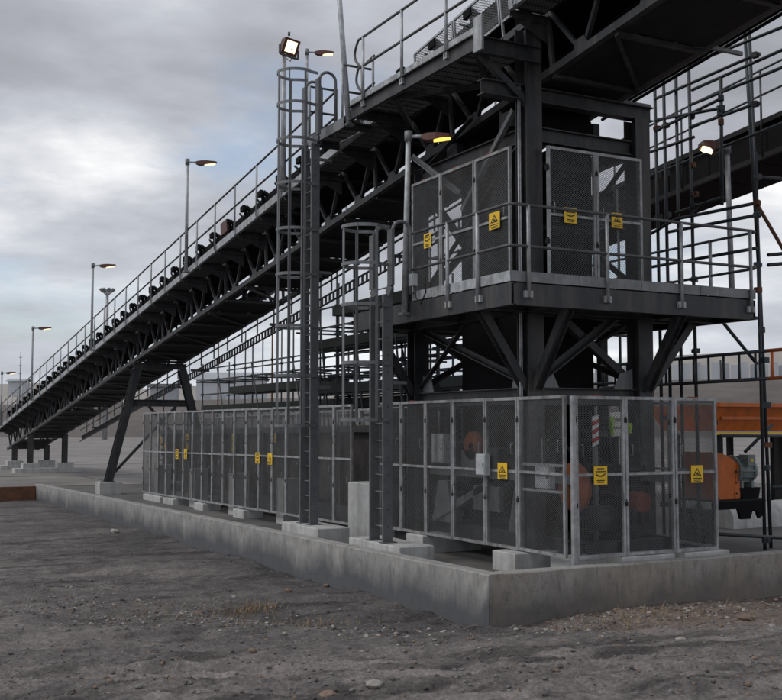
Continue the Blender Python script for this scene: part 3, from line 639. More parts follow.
# foot of the conveyor
for k, (yf, lab) in enumerate(((45.5, 'upper'), (50.2, 'end'))):
    t2 = thing('tail_support', ('short steel support frame under the lower conveyor ahead of the tail', 'short steel support frame at the very foot of the conveyor')[k], 'support', (xm, yf, YARD_Z + 0.5))
    for x in (XN, XF):
        B().ibeam((x, yf, YARD_Z + 0.45), (x, yf, ZT(yf) - 1.12), 0.26, 0.26, (0, 1, 0)).build('leg', 'steel', t2)
    B().ibeam((XN + 0.1, yf, ZT(yf) - 1.25), (XF - 0.1, yf, ZT(yf) - 1.25), 0.16, 0.18).build('cross_beam', 'steel', t2)
    plinth((XN - 0.8, yf - 0.5, YARD_Z - 0.02), (XF + 0.8, yf + 0.5, YARD_Z + 0.22), ('long pale concrete footing under the lower conveyor support', 'long pale concrete footing at the foot of the conveyor')[k])
    for x in (XN, XF):
        plinth((x - 0.4, yf - 0.35, YARD_Z + 0.2), (x + 0.4, yf + 0.35, YARD_Z + 0.47), ('pale concrete block on the lower support footing', 'pale concrete block on the footing at the conveyor foot')[k] + (' on the bund side' if x == XN else ' on the scaffold side'), 'blocks under the conveyor tail supports')

# ------------------------------------------------------------------ take-up tower
TX0, TX1, TY0, TY1 = 1.95, 4.15, 1.75, 5.3
tow = thing('steel_tower', 'dark braced steel tower standing behind the mesh guards under the conveyor', 'tower', (3.05, 3.5, slab_z(3.5)))
def column(x, y, ztop):
    B().ibeam((x, y, slab_z(y)), (x, y, ztop), 0.3, 0.3, (0, 1, 0), 0.022, 0.014).build('column', 'steel', tow)
for x in (TX0, TX1):
    for y in (TY0, TY1): column(x, y, 8.25 if (x == TX0 and y == TY0) else ZT(y) - 1.42)
for z, d in ((2.42, 0.26), (6.55, 0.24)):
    for x in (TX0, TX1): B().ibeam((x, TY0 + 0.16, z), (x, TY1 - 0.16, z), 0.16, d).build('side_beam', 'steel', tow)
    for y in (TY0, TY1): B().ibeam((TX0 + 0.16, y, z), (TX1 - 0.16, y, z), 0.16, d).build('end_beam', 'steel', tow)
for y in (TY0, TY1):
    B().ibeam((TX0 - (0.9 if y == TY0 else 0.2), y, ZT(y) - 1.3), (TX1 + 0.3, y, ZT(y) - 1.3), 0.2, 0.24).build('head_beam', 'steel', tow)
def brace(p, q, w=0.1, m='steel'): B().angle(p, q, w, t=0.02).build('brace', m, tow)
# lower storey braces
brace((TX0 + 0.02, TY1 - 0.1, 2.6), (TX0 + 0.02, 3.6, 3.66)); brace((TX0 + 0.06, TY1 - 0.1, 3.66), (TX0 + 0.06, TY0 + 0.2, 2.6))
brace((TX0 + 0.1, TY1 + 0.02, 2.6), (TX1 - 0.1, TY1 + 0.02, 3.66)); brace((TX1 - 0.1, TY1 + 0.06, 2.6), (TX0 + 0.1, TY1 + 0.06, 3.66))
brace((TX0 + 0.15, TY0 + 0.02, 2.62), (TX1 - 0.5, TY0 + 0.02, 3.66), 0.12); brace((TX1 - 0.15, TY0 + 0.06, 2.62), (TX0 + 0.6, TY0 + 0.06, 3.66), 0.12)
brace((TX1, TY0 + 0.15, 2.6), (TX1, TY1 - 0.2, 3.66)); brace((TX1 + 0.04, TY1 - 0.15, 2.6), (TX1 + 0.04, TY0 + 0.2, 3.66))
# upper storey braces
brace((TX0 - 0.16, TY1 - 0.1, 6.9), (TX0 - 0.16, 3.55, 5.9), 0.08, 'galv_dull'); brace((TX0 - 0.16, TY0 + 0.2, 6.95), (TX0 - 0.16, 3.5, 5.6), 0.08, 'galv_dull'); brace((TX0, TY1 - 0.1, 4.2), (TX0, TY0 + 0.2, 6.4), 0.09); brace((TX0 + 0.03, TY1 - 0.2, 6.6), (TX0 + 0.03, 3.4, 7.2), 0.09)
brace((TX1, TY0 + 0.1, 4.2), (TX1, TY1 - 0.2, 6.4)); brace((TX1 + 0.03, TY1 - 0.2, 4.2), (TX1 + 0.03, TY0 + 0.2, 6.4))
brace((TX0 + 0.1, TY1, 4.2), (TX1 - 0.1, TY1, 6.4), 0.12); brace((TX1 - 0.1, TY1 + 0.04, 4.2), (TX0 + 0.1, TY1 + 0.04, 6.4), 0.12)
B().angle((TX0 - 0.1, TY0 - 0.12, 6.95), (XL + 0.15, TY0 - 0.05, 7.66), 0.1, t=0.02).build('brace', 'steel', tow)
for (x, y) in ((TX0, TY1), (TX1, TY0), (TX0, TY0), (TX1, TY1)):          # gussets
    sg = 1 if y == TY0 else -1; sx = 1 if x == TX0 else -1
    B().poly([(x + 0.012, y + sg * 0.16, 2.55), (x + 0.012, y + sg * 0.55, 2.55), (x + 0.012, y + sg * 0.45, 2.8), (x + 0.012, y + sg * 0.16, 2.86)], (0.014, 0, 0)).build('gusset', 'galv_dull', tow)
    B().poly([(x + sx * 0.16, y + 0.01, 2.55), (x + sx * 0.55, y + 0.01, 2.55), (x + sx * 0.42, y + 0.01, 2.8), (x + sx * 0.16, y + 0.01, 2.88)], (0, 0.014, 0)).build('gusset', 'galv_dull', tow)
# conduits up the front column
for dx in (-0.2, -0.235): B().tube((TX0 + dx, TY0 - 0.05, 0.1), (TX0 + dx, TY0 - 0.05, 7.3), 0.014, 6).build('conduit', 'galv', tow)
# loop-take-up drop: dark steel casing with the belt running down inside
cas = thing('take_up_casing', 'black sheet steel casing hanging inside the tower below the belt', 'casing', (3.05, 3.6, 1.6))
for x in (2.45, 3.65):
    B().span((x - 0.01, 2.35, 0.4), (x + 0.01, 4.55, 6.9)).build('side_sheet', 'rubber', cas)
B().span((2.47, 4.53, 0.4), (3.63, 4.55, 6.9)).build('back_sheet', 'rubber', cas)
B().span((2.47, 2.35, 2.5), (3.63, 2.37, 3.95)).build('front_sheet', 'rubber', cas)
for z in (2.5, 3.9, 5.2, 6.25): 
    B().bar((2.42, 2.3, z), (3.68, 2.3, z), 0.06, 0.08).build('stiffener', 'steel_dark', cas)
def drum(bb, x0, x1, y, z, r): bb.tube((x0, y, z), (x1, y, z), r, 24); return bb
for nm, (y, z, r) in {'a': (2.6, 7.0, 0.3), 'b': (4.3, 6.85, 0.3)}.items():
    pl = thing('bend_pulley', ('dark bend pulley under the belt at the tower front', 'dark bend pulley under the belt at the tower back')[nm == 'b'], 'pulley', (xm, y, z))
    drum(B(), xm - 0.65, xm + 0.65, y, z, r).build('shell', 'rubber', pl); drum(B(), xm - 0.9, xm + 0.9, y, z, 0.07).build('shaft', 'steel', pl)
    for sg in (-1, 1): B().box((xm + sg * 0.85, y, z), (0.14, 0.34, 0.26)).build('bearing', 'steel', pl)

# ------------------------------------------------------------------ mid level platform
PX0, PX1, PY0, PY1, PZ = 0.85, 5.66, 0.67, 5.75, 4.03
pla = thing('access_platform', 'railed steel platform wrapped around the middle of the tower', 'platform', (3.2, 3.2, 3.68))
for p, q in (((PX0, PY1, 0), (PX0, PY0, 0)), ((PX1, PY0, 0), (PX1, PY1, 0)), ((PX0 + 0.05, PY0, 0), (PX1 - 0.05, PY0, 0)), ((PX1 - 0.05, PY1, 0), (PX0 + 0.05, PY1, 0))):
    p = V(p); q = V(q); p[2] = q[2] = PZ - 0.19; up_ = (0, 0, 1)
    bb = B(); d = unit(q - p); inn = V((1, 0, 0)) if p[0] == q[0] == PX0 else V((-1, 0, 0)) if p[0] == q[0] else V((0, 1, 0)) if p[1] == PY0 else V((0, -1, 0))
    sx = np.cross(d, V((0, 0, 1))); sgn = 1 if sx @ inn > 0 else -1
    hh = 0.16; bf = 0.09 * sgn; t = 0.014
    bb.prof(p, q, [(0, -hh), (bf, -hh), (bf, -hh + t), (t * sgn, -hh + t), (t * sgn, hh - t), (bf, hh - t), (bf, hh), (0, hh)]); bb.build('edge_beam', 'steel', pla)
for y in (TY0 - 0.2, TY0 + 0.2, TY1 - 0.2, 3.5): B().ibeam((PX0 + 0.1, y, PZ - 0.2), (PX1 - 0.1, y, PZ - 0.2), 0.12, 0.28).build('joist', 'steel', pla)
for x in (TX0 - 0.2, TX1 + 0.2): B().ibeam((x, PY0 + 0.1, PZ - 0.21), (x, PY1 - 0.1, PZ - 0.21), 0.12, 0.26).build('joist', 'steel', pla)
def deck(x0, x1, y0, y1):
    bb = B(); n = int((x1 - x0) / 0.05)
    for i in range(n): x = x0 + (x1 - x0) * (i + 0.5) / n; bb.span((x - 0.008, y0, PZ - 0.035), (x + 0.008, y1, PZ))
    m = max(2, int((y1 - y0) / 0.3))
    for i in range(m + 1): y = y0 + (y1 - y0 - 0.01) * i / m; bb.span((x0, y, PZ - 0.033), (x1, y + 0.01, PZ - 0.002))
    bb.build('grating', 'steel_dark', pla)
for k in range(5): deck(PX0 + 0.05 + k * 0.945, PX0 + 0.05 + k * 0.945 + 0.93, PY0 + 0.05, PY0 + 0.98)
for k in range(4):
    deck(PX0 + 0.05, PX0 + 1.0, PY0 + 1.0 + k * 1.0, PY0 + 1.97 + k * 1.0); deck(PX1 - 1.3, PX1 - 0.05, PY0 + 1.0 + k * 1.0, PY0 + 1.97 + k * 1.0)
# toe plates in lengths, paler galv on the lit side puts light into colour
for k in range(4):
    x0 = PX0 + (PX1 - PX0) * k / 4; x1 = PX0 + (PX1 - PX0) * (k + 1) / 4
    B().span((x0 + 0.004, PY0 - 0.014, PZ - 0.01), (x1 - 0.004, PY0 - 0.002, PZ + 0.14)).build('toe_plate', 'galv_dull', pla)
for y0, y1 in ((PY0, 1.55), (1.56, 2.6), (2.61, 3.55)):
    B().span((PX0 - 0.014, y0 + 0.004, PZ - 0.01), (PX0 - 0.002, y1 - 0.004, PZ + 0.14)).build('toe_plate', 'galv', pla)
for y0, y1 in ((PY0, 3.2), (3.21, PY1)): B().span((PX1 + 0.002, y0, PZ - 0.01), (PX1 + 0.014, y1, PZ + 0.14)).build('toe_plate', 'galv_dull', pla)
def ppost(x, y, dx, dy):
    bb = B().tube((x, y, PZ - 0.24), (x, y, PZ + 1.1), 0.028, 8); bb.box((x + dx * 0.02, y + dy * 0.02, PZ - 0.19), (0.14 if dy else 0.05, 0.05 if dy else 0.14, 0.1)); bb.build('handrail_post', 'galv', pla)
for x in (1.13, 2.57, 4.04, 5.53): ppost(x, PY0 - 0.045, 0, 1)
for y in (1.48, 2.35): ppost(PX0 - 0.045, y, 1, 0)
for y in (1.7, 3.3, 5.0): ppost(PX1 + 0.045, y, -1, 0)
for dz in (1.1, 0.5):
    e = 0.045; r_ = 0.12
    pts = [(PX0 - e, 3.6, PZ + dz), (PX0 - e, PY0 - e + r_, PZ + dz)] + [(PX0 - e + r_ - r_ * math.cos(t), PY0 - e + r_ - r_ * math.sin(t), PZ + dz) for t in np.linspace(0.2, math.pi / 2, 6)]
    pts += [(PX1 + e - r_, PY0 - e, PZ + dz)] + [(PX1 + e - r_ + r_ * math.sin(t), PY0 - e + r_ - r_ * math.cos(t), PZ + dz) for t in np.linspace(0.2, math.pi / 2, 6)] + [(PX1 + e, PY1, PZ + dz)]
    B().path(pts, 0.024).build('handrail', 'rail_dark', pla)
# knee braces
for p, q in (((TX0 - 0.1, TY0, 2.52), (PX0 + 0.2, TY0, 3.7)), ((TX0, TY0 - 0.14, 2.52), (TX0, PY0 + 0.12, 3.7)), ((TX1, TY0 - 0.14, 2.52), (TX1, PY0 + 0.12, 3.7)), ((TX1 + 0.14, TY0, 2.52), (PX1 - 0.4, TY0, 3.7)), ((TX0 - 0.12, TY1, 2.52), (PX0 + 0.2, TY1, 3.7)), ((TX1 + 0.14, TY1, 2.52), (PX1 - 0.4, TY1, 3.7))):
    wd = (0, 1, 0) if p[1] == q[1] else (1, 0, 0)
    B().ibeam(p, q, 0.13, 0.15, wd, 0.014, 0.012).build('knee_brace', 'steel', pla)

# ------------------------------------------------------------------ mesh guards
MCACHE = {}
def guard_meshes(w, h, mid):
    key = (round(w, 2), round(h, 2), mid)
    if key in MCACHE: return MCACHE[key]
    fr = B(); t = 0.045
    fr.span((0.006, -t / 2, 0), (0.006 + t, t / 2, h)); fr.span((w - t - 0.006, -t / 2, 0), (w - 0.006, t / 2, h))
    fr.span((0.006 + t, -t / 2 + 0.002, 0), (w - t - 0.006, t / 2 - 0.002, t)); fr.span((0.006 + t, -t / 2 + 0.002, h - t), (w - t - 0.006, t / 2 - 0.002, h))
    mr = B().span((0.05, -0.018, mid - 0.02), (w - 0.05, 0.018, mid + 0.02))
    ms = diamond(B(), w - 0.1, h - 0.09, x0=0.05, z0=0.045)
    MCACHE[key] = (fr.mesh('frame', MATS['guard_frame']), mr.mesh('mid_rail', MATS['guard_frame']), ms.mesh('mesh', MATS['mesh_wire']))
    return MCACHE[key]
hd = B().path([(0, 0, 0), (0, -0.05, 0), (0, -0.06, 0.02), (0, -0.06, 0.14), (0, -0.05, 0.16), (0, 0, 0.16)], 0.008, 6).mesh('handle', MATS['galv_dull'])
hg = B(); hg.box((0, 0, 0), (0.05, 0.06, 0.07)); hg.box((0, 0, 0.05), (0.03, 0.05, 0.02)); hgm = hg.mesh('hinge', MATS['steel_dark'])
redcap = B().span((0, -0.024, 0), (0.18, 0.024, 0.012)).mesh('paint_mark', MATS['rust_red'])
def guard(loc, rz, w, h, label, group=None, mid=1.18, handles=((0, 1.45),), cap=False):
    th = thing('mesh_guard', label, 'guard', loc, rz, group); fr, mr, ms = guard_meshes(w, h, mid)
    for nm, me_ in (('frame', fr), ('mid_rail', mr), ('mesh', ms)):
        o = bpy.data.objects.new(nm, me_); COL.objects.link(o); o.parent = th
        if nm == 'mesh': tag(o, kind='stuff')
    for side, z in handles:
        o = bpy.data.objects.new('handle', hd); COL.objects.link(o); o.parent = th; o.location = (0.09 if side == 0 else w - 0.09, -0.02, z)
    for z in (0.75, h - 0.35):
        o = bpy.data.objects.new('hinge', hgm); COL.objects.link(o); o.parent = th; o.location = (0.005, 0, z)
    if cap:
        o = bpy.data.objects.new('paint_mark', redcap); COL.objects.link(o); o.parent = th; o.location = (w * 0.35, 0, h + 0.001)
    return th
FX, FY, FT = 1.6, 0.35, 2.39
LB = [0.42, 1.6, 2.5, 3.5, 4.4, 5.28, 6.15]
labs = ['widest mesh guard beside the bund corner with a grey box at mid height', 'narrow mesh guard bearing a yellow triangle sign', 'mesh guard with a small white box on its edge beside the triangle sign', 'mesh guard with a grey cabinet showing behind it', 'plain mesh guard with red paint mark on top', 'mesh guard partly behind the short caged ladder']
GP = math.pi * 1.5     # local x runs along -Y, local -y faces -X
for k in range(6):
    y1 = LB[k + 1]; y0 = LB[k]; zb = 0.08 - 0.004 * k
    guard((FX, y1, zb), GP, y1 - y0, FT - zb, labs[k], handles=((1, 1.45), (0, 0.75)) if k in (1, 2) else ((1, 1.5),), cap=(k in (4,)))
ORD = ['first', 'second', 'third', 'fourth', 'fifth', 'sixth', 'seventh', 'eighth', 'ninth', 'tenth', 'eleventh', 'twelfth', 'thirteenth', 'fourteenth', 'fifteenth', 'sixteenth', 'seventeenth', 'last']
nL = 18; yy0, yy1 = 7.32, 22.5; w_ = (yy1 - yy0) / nL
for k in range(nL):
    y1 = yy0 + w_ * (k + 1); zb = 0.0 - 0.010 * (y1 - 7)
    guard((FX, y1, zb), GP, round(w_, 3), 2.38 - zb if k % 3 else 2.38 - zb, ORD[k] + ' tall narrow mesh guard from the concrete pier in the long run', 'long run of mesh guards beside the bund', mid=1.3, handles=((1, 1.0),) if k % 2 else ((1, 0.8), (0, 1.6)), cap=(k % 5 == 1))
RB = [1.7, 2.61, 3.56, 4.42]
labs = ['mesh guard with a yellow conveyor sign, facing the short bund return', 'plain middle mesh guard between two guards with yellow signs', 'mesh guard with a triangle sign beside the orange drive cover']
for k in range(3): guard((RB[k], FY, 0.07), 0.0, RB[k + 1] - RB[k], 2.31, labs[k], handles=((0, 1.45), (1, 0.75)) if k == 0 else ((0, 1.45),), cap=(k != 1))
for k in range(3): guard((4.46, FY + 0.05 + k * 1.0, 0.07), math.pi / 2, 0.99, 2.28, ('mesh guard on the return side next to the corner', 'middle mesh guard on the return side', 'mesh guard on the return side by the orange cover')[k], handles=((0, 1.1),))
# posts at the open corner
solo(B().span((1.63, 0.3, slab_z(0.3)), (1.69, 0.36, 2.38)), 'corner_post', 'guard_frame', 'upright corner post between the two runs of mesh guards', 'post', (1.66, 0.33, slab_z(0.3)))
# upper guards on the platform
ux = 1.68; ys = [1.74, 2.78, 3.87, 4.9]
for k in range(3):
    guard((ux, ys[k + 1] + 0.12, PZ + 0.02), GP, ys[k + 1] - ys[k], 2.3, ('platform mesh guard with a triangle sign next to the tower column', 'plain middle mesh guard on the platform', 'platform mesh guard with a small conveyor sign by the lamp pole')[k], handles=((1, 1.2),) if k == 0 else (), cap=True)
fxs = [2.05, 3.0, 3.95]
for k in range(2): guard((fxs[k], 1.42, PZ + 0.02), 0.0, fxs[k + 1] - fxs[k], 2.25, ('platform mesh guard with a conveyor sign between the tower columns', 'platform mesh guard with a triangle sign between the tower columns')[k], handles=((0, 1.2),))

# ------------------------------------------------------------------ yellow warning signs
def sign(loc, rz, w, h, kind, label, group=None):
    th = thing('warning_sign', label, 'sign', loc, rz, group)
    B().span((-w / 2, -0.004, -h / 2), (w / 2, 0, h / 2)).build('plate', 'sign_yellow', th, True)
    y = -0.0065
    def line(x0, x1, z0, z1): return B().span((x0 * w, y, z0 * h), (x1 * w, y + 0.0025, z1 * h))
    if kind == 'triangle':
        s = 0.36 * w; pts = [(-s, y, -0.12 * h), (s, y, -0.12 * h), (0, y, 0.36 * h)]
        B().poly(pts, (0, 0.0025, 0)).build('triangle', 'ink', th, True)
        i = B().poly([(-s * 0.62, y - 0.002, -0.065 * h), (s * 0.62, y - 0.002, -0.065 * h), (0, y - 0.002, 0.25 * h)], (0, 0.0018, 0)); i.build('triangle_field', 'sign_yellow', th, True)
        bb = B(); bb.poly([(-0.1 * w, y - 0.004, -0.03 * h), (0.04 * w, y - 0.004, -0.04 * h), (0.06 * w, y - 0.004, 0.08 * h), (-0.02 * w, y - 0.004, 0.13 * h)], (0, 0.0018, 0)); bb.poly([(0.02 * w, y - 0.004, -0.05 * h), (0.18 * w, y - 0.004, -0.05 * h), (0.1 * w, y - 0.004, 0.05 * h)], (0, 0.0018, 0)); bb.build('pictogram', 'ink', th, True)
        tl = line(-0.38, 0.38, -0.27, -0.22); 
        for a, c, e in ((-0.34, 0.34, -0.36), (-0.26, 0.26, -0.43)): tl.span((a * w, y, e * h - 0.018 * h), (c * w, y + 0.0025, e * h + 0.018 * h))
        tl.build('lettering', 'ink', th, True)
    else:
        bb = B(); pts = [(-0.36, 0.06), (-0.3, -0.02), (-0.1, -0.08), (0.1, -0.08), (0.24, -0.02), (0.38, 0.08), (0.36, 0.12), (0.2, 0.05), (0.05, 0.0), (-0.1, 0.0), (-0.26, 0.06), (-0.34, 0.1)]
        bb.poly([(a * w, y, c * h) for a, c in pts], (0, 0.0025, 0)); bb.build('pictogram', 'ink', th, True)
        tl = line(-0.26, 0.26, 0.3, 0.4)
        for a, c, e in ((-0.38, 0.38, 0.21), (-0.3, 0.3, -0.28), (-0.24, 0.24, -0.38)): tl.span((a * w, y, e * h - 0.03 * h), (c * w, y + 0.0025, e * h + 0.03 * h))
        tl.build('lettering', 'ink', th, True)
    return th
def sgx(px, py, X): p = onX(px, py, X); return (p[0], p[1], p[2])
def sgy(px, py, Y): p = onY(px, py, Y); return (p[0], p[1], p[2])
sign(sgx(502.5, 471, FX - 0.035), GP, 0.26, 0.25, 'triangle', 'yellow triangle warning sign on the narrow mesh guard')
sign(sgy(600.5, 475.5, FY - 0.035), 0, 0.24, 0.26, 'belt', 'yellow conveyor warning sign on the guard facing the short bund return')
sign(sgy(697, 474, FY - 0.035), 0, 0.24, 0.26, 'triangle', 'yellow triangle warning sign on the guard beside the orange drive cover')
sign(sgx(494.5, 220.5, ux - 0.035), GP, 0.31, 0.27, 'triangle', 'yellow triangle warning sign on the platform guard next to the column')
sign(sgx(427.5, 240.5, ux - 0.035), GP, 0.25, 0.26, 'belt', 'small yellow sign on the platform guard by the lamp pole')
sign(sgy(570.5, 215.5, 1.385), 0, 0.24, 0.24, 'belt', 'yellow conveyor sign on the platform guard between the columns')
sign(sgy(617, 220.5, 1.385), 0, 0.22, 0.24, 'triangle', 'yellow triangle sign on the platform guard between the columns')
for k, (px, py) in enumerate(((177, 454), (185.5, 454), (257.5, 458), (270, 459))):
    sign(sgx(px, py, FX - 0.035), GP, 0.27, 0.28 if px < 200 else 0.26, 'belt' if px in (177, 257.5) else 'triangle', 'small yellow ' + ('conveyor' if px in (177, 257.5) else 'triangle') + ' sign in the pair ' + ('nearer the trestle' if k < 2 else 'nearer the tall ladder') + ' on the long guard run', 'signs on the long run of mesh guards')
FXB = 2.1
for kk, (px, py, k) in enumerate(((187, 438, 0), (188, 445, 1), (234, 437, 0), (234, 447, 1), (274, 436, 0), (166, 445, 1), (160, 441, 0))):
    sign(sgx(px, py, FXB), GP, 0.3, 0.3, 'belt' if k else 'triangle', 'faded yellow sign behind the long guard run, ' + ('upper of the pair between the trestle signs', 'lower of the pair between the trestle signs', 'upper of the middle pair', 'lower of the middle pair', 'close to the tall ladder', 'single one below the trestle', 'single one nearest the trestle')[kk], 'signs behind the long run of mesh guards')
for k in range(12):
    y1 = yy0 + 1.265 * (k + 1)
    guard((3.66, y1, -0.010 * (y1 - 7)), GP, 1.265, 2.4, ORD[k] + ' far side mesh guard of the long run, counted from the concrete pier', 'far side run of mesh guards', mid=1.3, handles=())
# ------------------------------------------------------------------ plinths
def pl_on(px0, px1, py, X, depth, ztop, lab, grp=None):
    a = onX(px1, py, X); c = onX(px0, py, X); return plinth((X, a[1], slab_z(a[1]) - 0.01), (X + depth, c[1], ztop), lab, grp, 0.012)
for k, (x0, x1, zt) in enumerate(((143, 160, -0.17), (163, 173, -0.165), (194, 203, -0.13), (233, 244, -0.10))):
    pl_on(x0, x1, 500, FX - 0.12, 0.5, zt, ('wide pale plinth under the far end of the long guard run', 'narrow pale plinth under the long guard run near its far end', 'narrow pale plinth under the middle of the long guard run', 'narrow pale plinth under the long guard run nearest the tall ladder')[k])
# taller stub columns cast behind the guards
for k, (px, py0) in enumerate(((161, 470), (197, 475), (237, 480), (286, 485))):
    p = onX(px, 490, FX + 0.25); plinth((FX + 0.1, p[1] - 0.22, slab_z(p[1]) - 0.01), (FX + 0.5, p[1] + 0.22, 0.75), ORD[3 - k] + ' concrete stub column behind the long guard run, counted from the tall ladder', 'concrete stub columns behind the long guard run', 0.012)
plinth((0.28, 6.05, slab_z(6.5) - 0.01), (0.92, 7.75, 0.09), 'pale concrete plinth under the tall caged ladder')
plinth((0.28, 2.95, slab_z(3.5) - 0.01), (0.9, 4.75, 0.06), 'pale concrete plinth under the short caged ladder')
plinth((1.45, 6.3, slab_z(6.5) - 0.01), (2.0, 7.2, 0.86), 'tall grey concrete pier between the guard runs beside the short ladder')
plinth((1.5, 4.35, slab_z(4.5) - 0.01), (2.7, 4.95, 0.055), 'long pale plinth under the plain guard with red paint mark')
plinth((1.35, 1.35, slab_z(1.4) - 0.01), (2.5, 1.95, 0.062), 'pale plinth under the narrow guard with triangle sign')
plinth((1.7, 0.42, slab_z(0.5) - 0.01), (2.3, 0.95, 0.055), 'pale plinth under the guards at the bund corner')
plinth((2.5, 0.3, slab_z(0.5) - 0.01), (3.5, 0.85, 0.055), 'long low plinth under the middle guard of the return')
plinth((3.7, 0.3, slab_z(0.5) - 0.01), (4.6, 0.85, 0.055), 'low plinth under the guard beside the orange drive cover')

# ------------------------------------------------------------------ caged ladders
def caged_ladder(label, X, ya, yb, z0, z1, hoops, rad, loop_h, m='ladder_paint', zk=None):
    ym = (ya + yb) / 2; th = thing('caged_ladder', label, 'ladder', (X, ym, z0))
    for y in (ya, yb):
        bb = B(); bb.span((X - 0.09, y - 0.035, z0), (X + 0.09, y + 0.035, z1)) if False else bb.chan((X + 0.0, y, z0), (X + 0.0, y, zk or z1), 0.05, 0.17, (1, 0, 0))
        bb.build('stile', m, th)
        B().box((X, y, z0 + 0.008), (0.26, 0.16, 0.016)).build('base_plate', m, th)
        # flared walk-through stile and hoop grab rail above the landing
        s = -1 if y == ya else 1; y2 = y + s * 0.1
        bb = B(); bb.bar((X, y, zk), (X, y2, zk + 0.14), 0.16, 0.04, (1, 0, 0)); bb.bar((X, y2, zk + 0.14), (X, y2, z1), 0.16, 0.05, (1, 0, 0)); bb.build('walk_through', m, th)
        arc = [(X + 0.03, y2, z1 - 0.25), (X + 0.03, y2, z1 - 0.02)] + [(X + 0.03 + 0.17 * (1 - math.cos(t)), y2, z1 - 0.02 + 0.17 * math.sin(t)) for t in np.linspace(0.25, math.pi - 0.2, 9)] + [(X + 0.37, y2, z1 - 0.05), (X + 0.37, y2, z1 - loop_h)]
        B().path(arc, 0.03, 8).build('grab_rail', 'ladder_galv', th)
    nr = int((zk - z0) / 0.28)
    rm = B().tube((0, ya, 0), (0, yb, 0), 0.013, 6).mesh('rung', MATS['ladder_galv'])
    for k in range(nr + 1): inst('rung', rm, th, (X, 0, z0 + 0.25 + 0.28 * k))
    def hp(z):
        pts = [(X + 0.03, yb + 0.02, z), (X - 0.12, yb + 0.05, z)]
        for t in np.linspace(0, math.pi, 13): pts.append((X - 0.28 - rad * 1.15 * math.sin(t), ym + (rad + (yb - ya) * 0.0) * math.cos(t), z))
        return pts + [(X - 0.12, ya - 0.05, z), (X + 0.03, ya - 0.02, z)]
    for z in hoops: B().strip(hp(z), 0.055, 0.012, (0, 0, 1)).build('hoop', 'ladder_galv', th)
    for t in (0.0, math.pi * 0.25, math.pi * 0.5, math.pi * 0.75, math.pi):
        x = X - 0.28 - rad * 1.15 * math.sin(t); y = ym + rad * math.cos(t); c, s = math.sin(t), -math.cos(t)
        bb = B(); bb.prof((x + 0.008 * c, y, hoops[-1] - 0.02), (x + 0.008 * c, y, hoops[0] + 0.02), [(-0.022, -0.005), (0.022, -0.005), (0.022, 0.005), (-0.022, 0.005)], (c, -s, 0)); bb.build('cage_strap', 'ladder_galv', th)
    for z in np.arange(z0 + 2.6, zk, 2.2):
        for y in (ya, yb): B().bar((X + 0.08, y, z), (X + 0.34 if X + 0.34 < FX else FX, y, z), 0.05, 0.05).build('standoff', m, th)
    return th
def zX(px, py, X): return onX(px, py, X)[2]
LX = 0.55
h1 = [zX(285, y, LX - 0.3) for y in (83, 114, 148.6, 191, 235, 278.6, 329, 377, 425.6)]
y1a = onX(314, 525, LX)[1]; y1b = y1a + 0.46
caged_ladder('tall dark caged ladder rising from the bund to the conveyor walkway', LX, y1a, y1b, 0.09, zX(316, 80, LX), h1, 0.36, 1.1, zk=zX(316, 143, LX))
L2 = 0.42
h2 = [zX(360, y, L2 - 0.3) for y in (230, 267, 307, 364, 420)]
y2a = onX(388, 543, L2)[1]; y2b = y2a + 0.46
caged_ladder('short caged ladder rising from the bund to the tower platform', L2, y2a, y2b, 0.06, zX(392, 229, L2), h2, 0.37, 1.05, zk=zX(390, 294, L2))

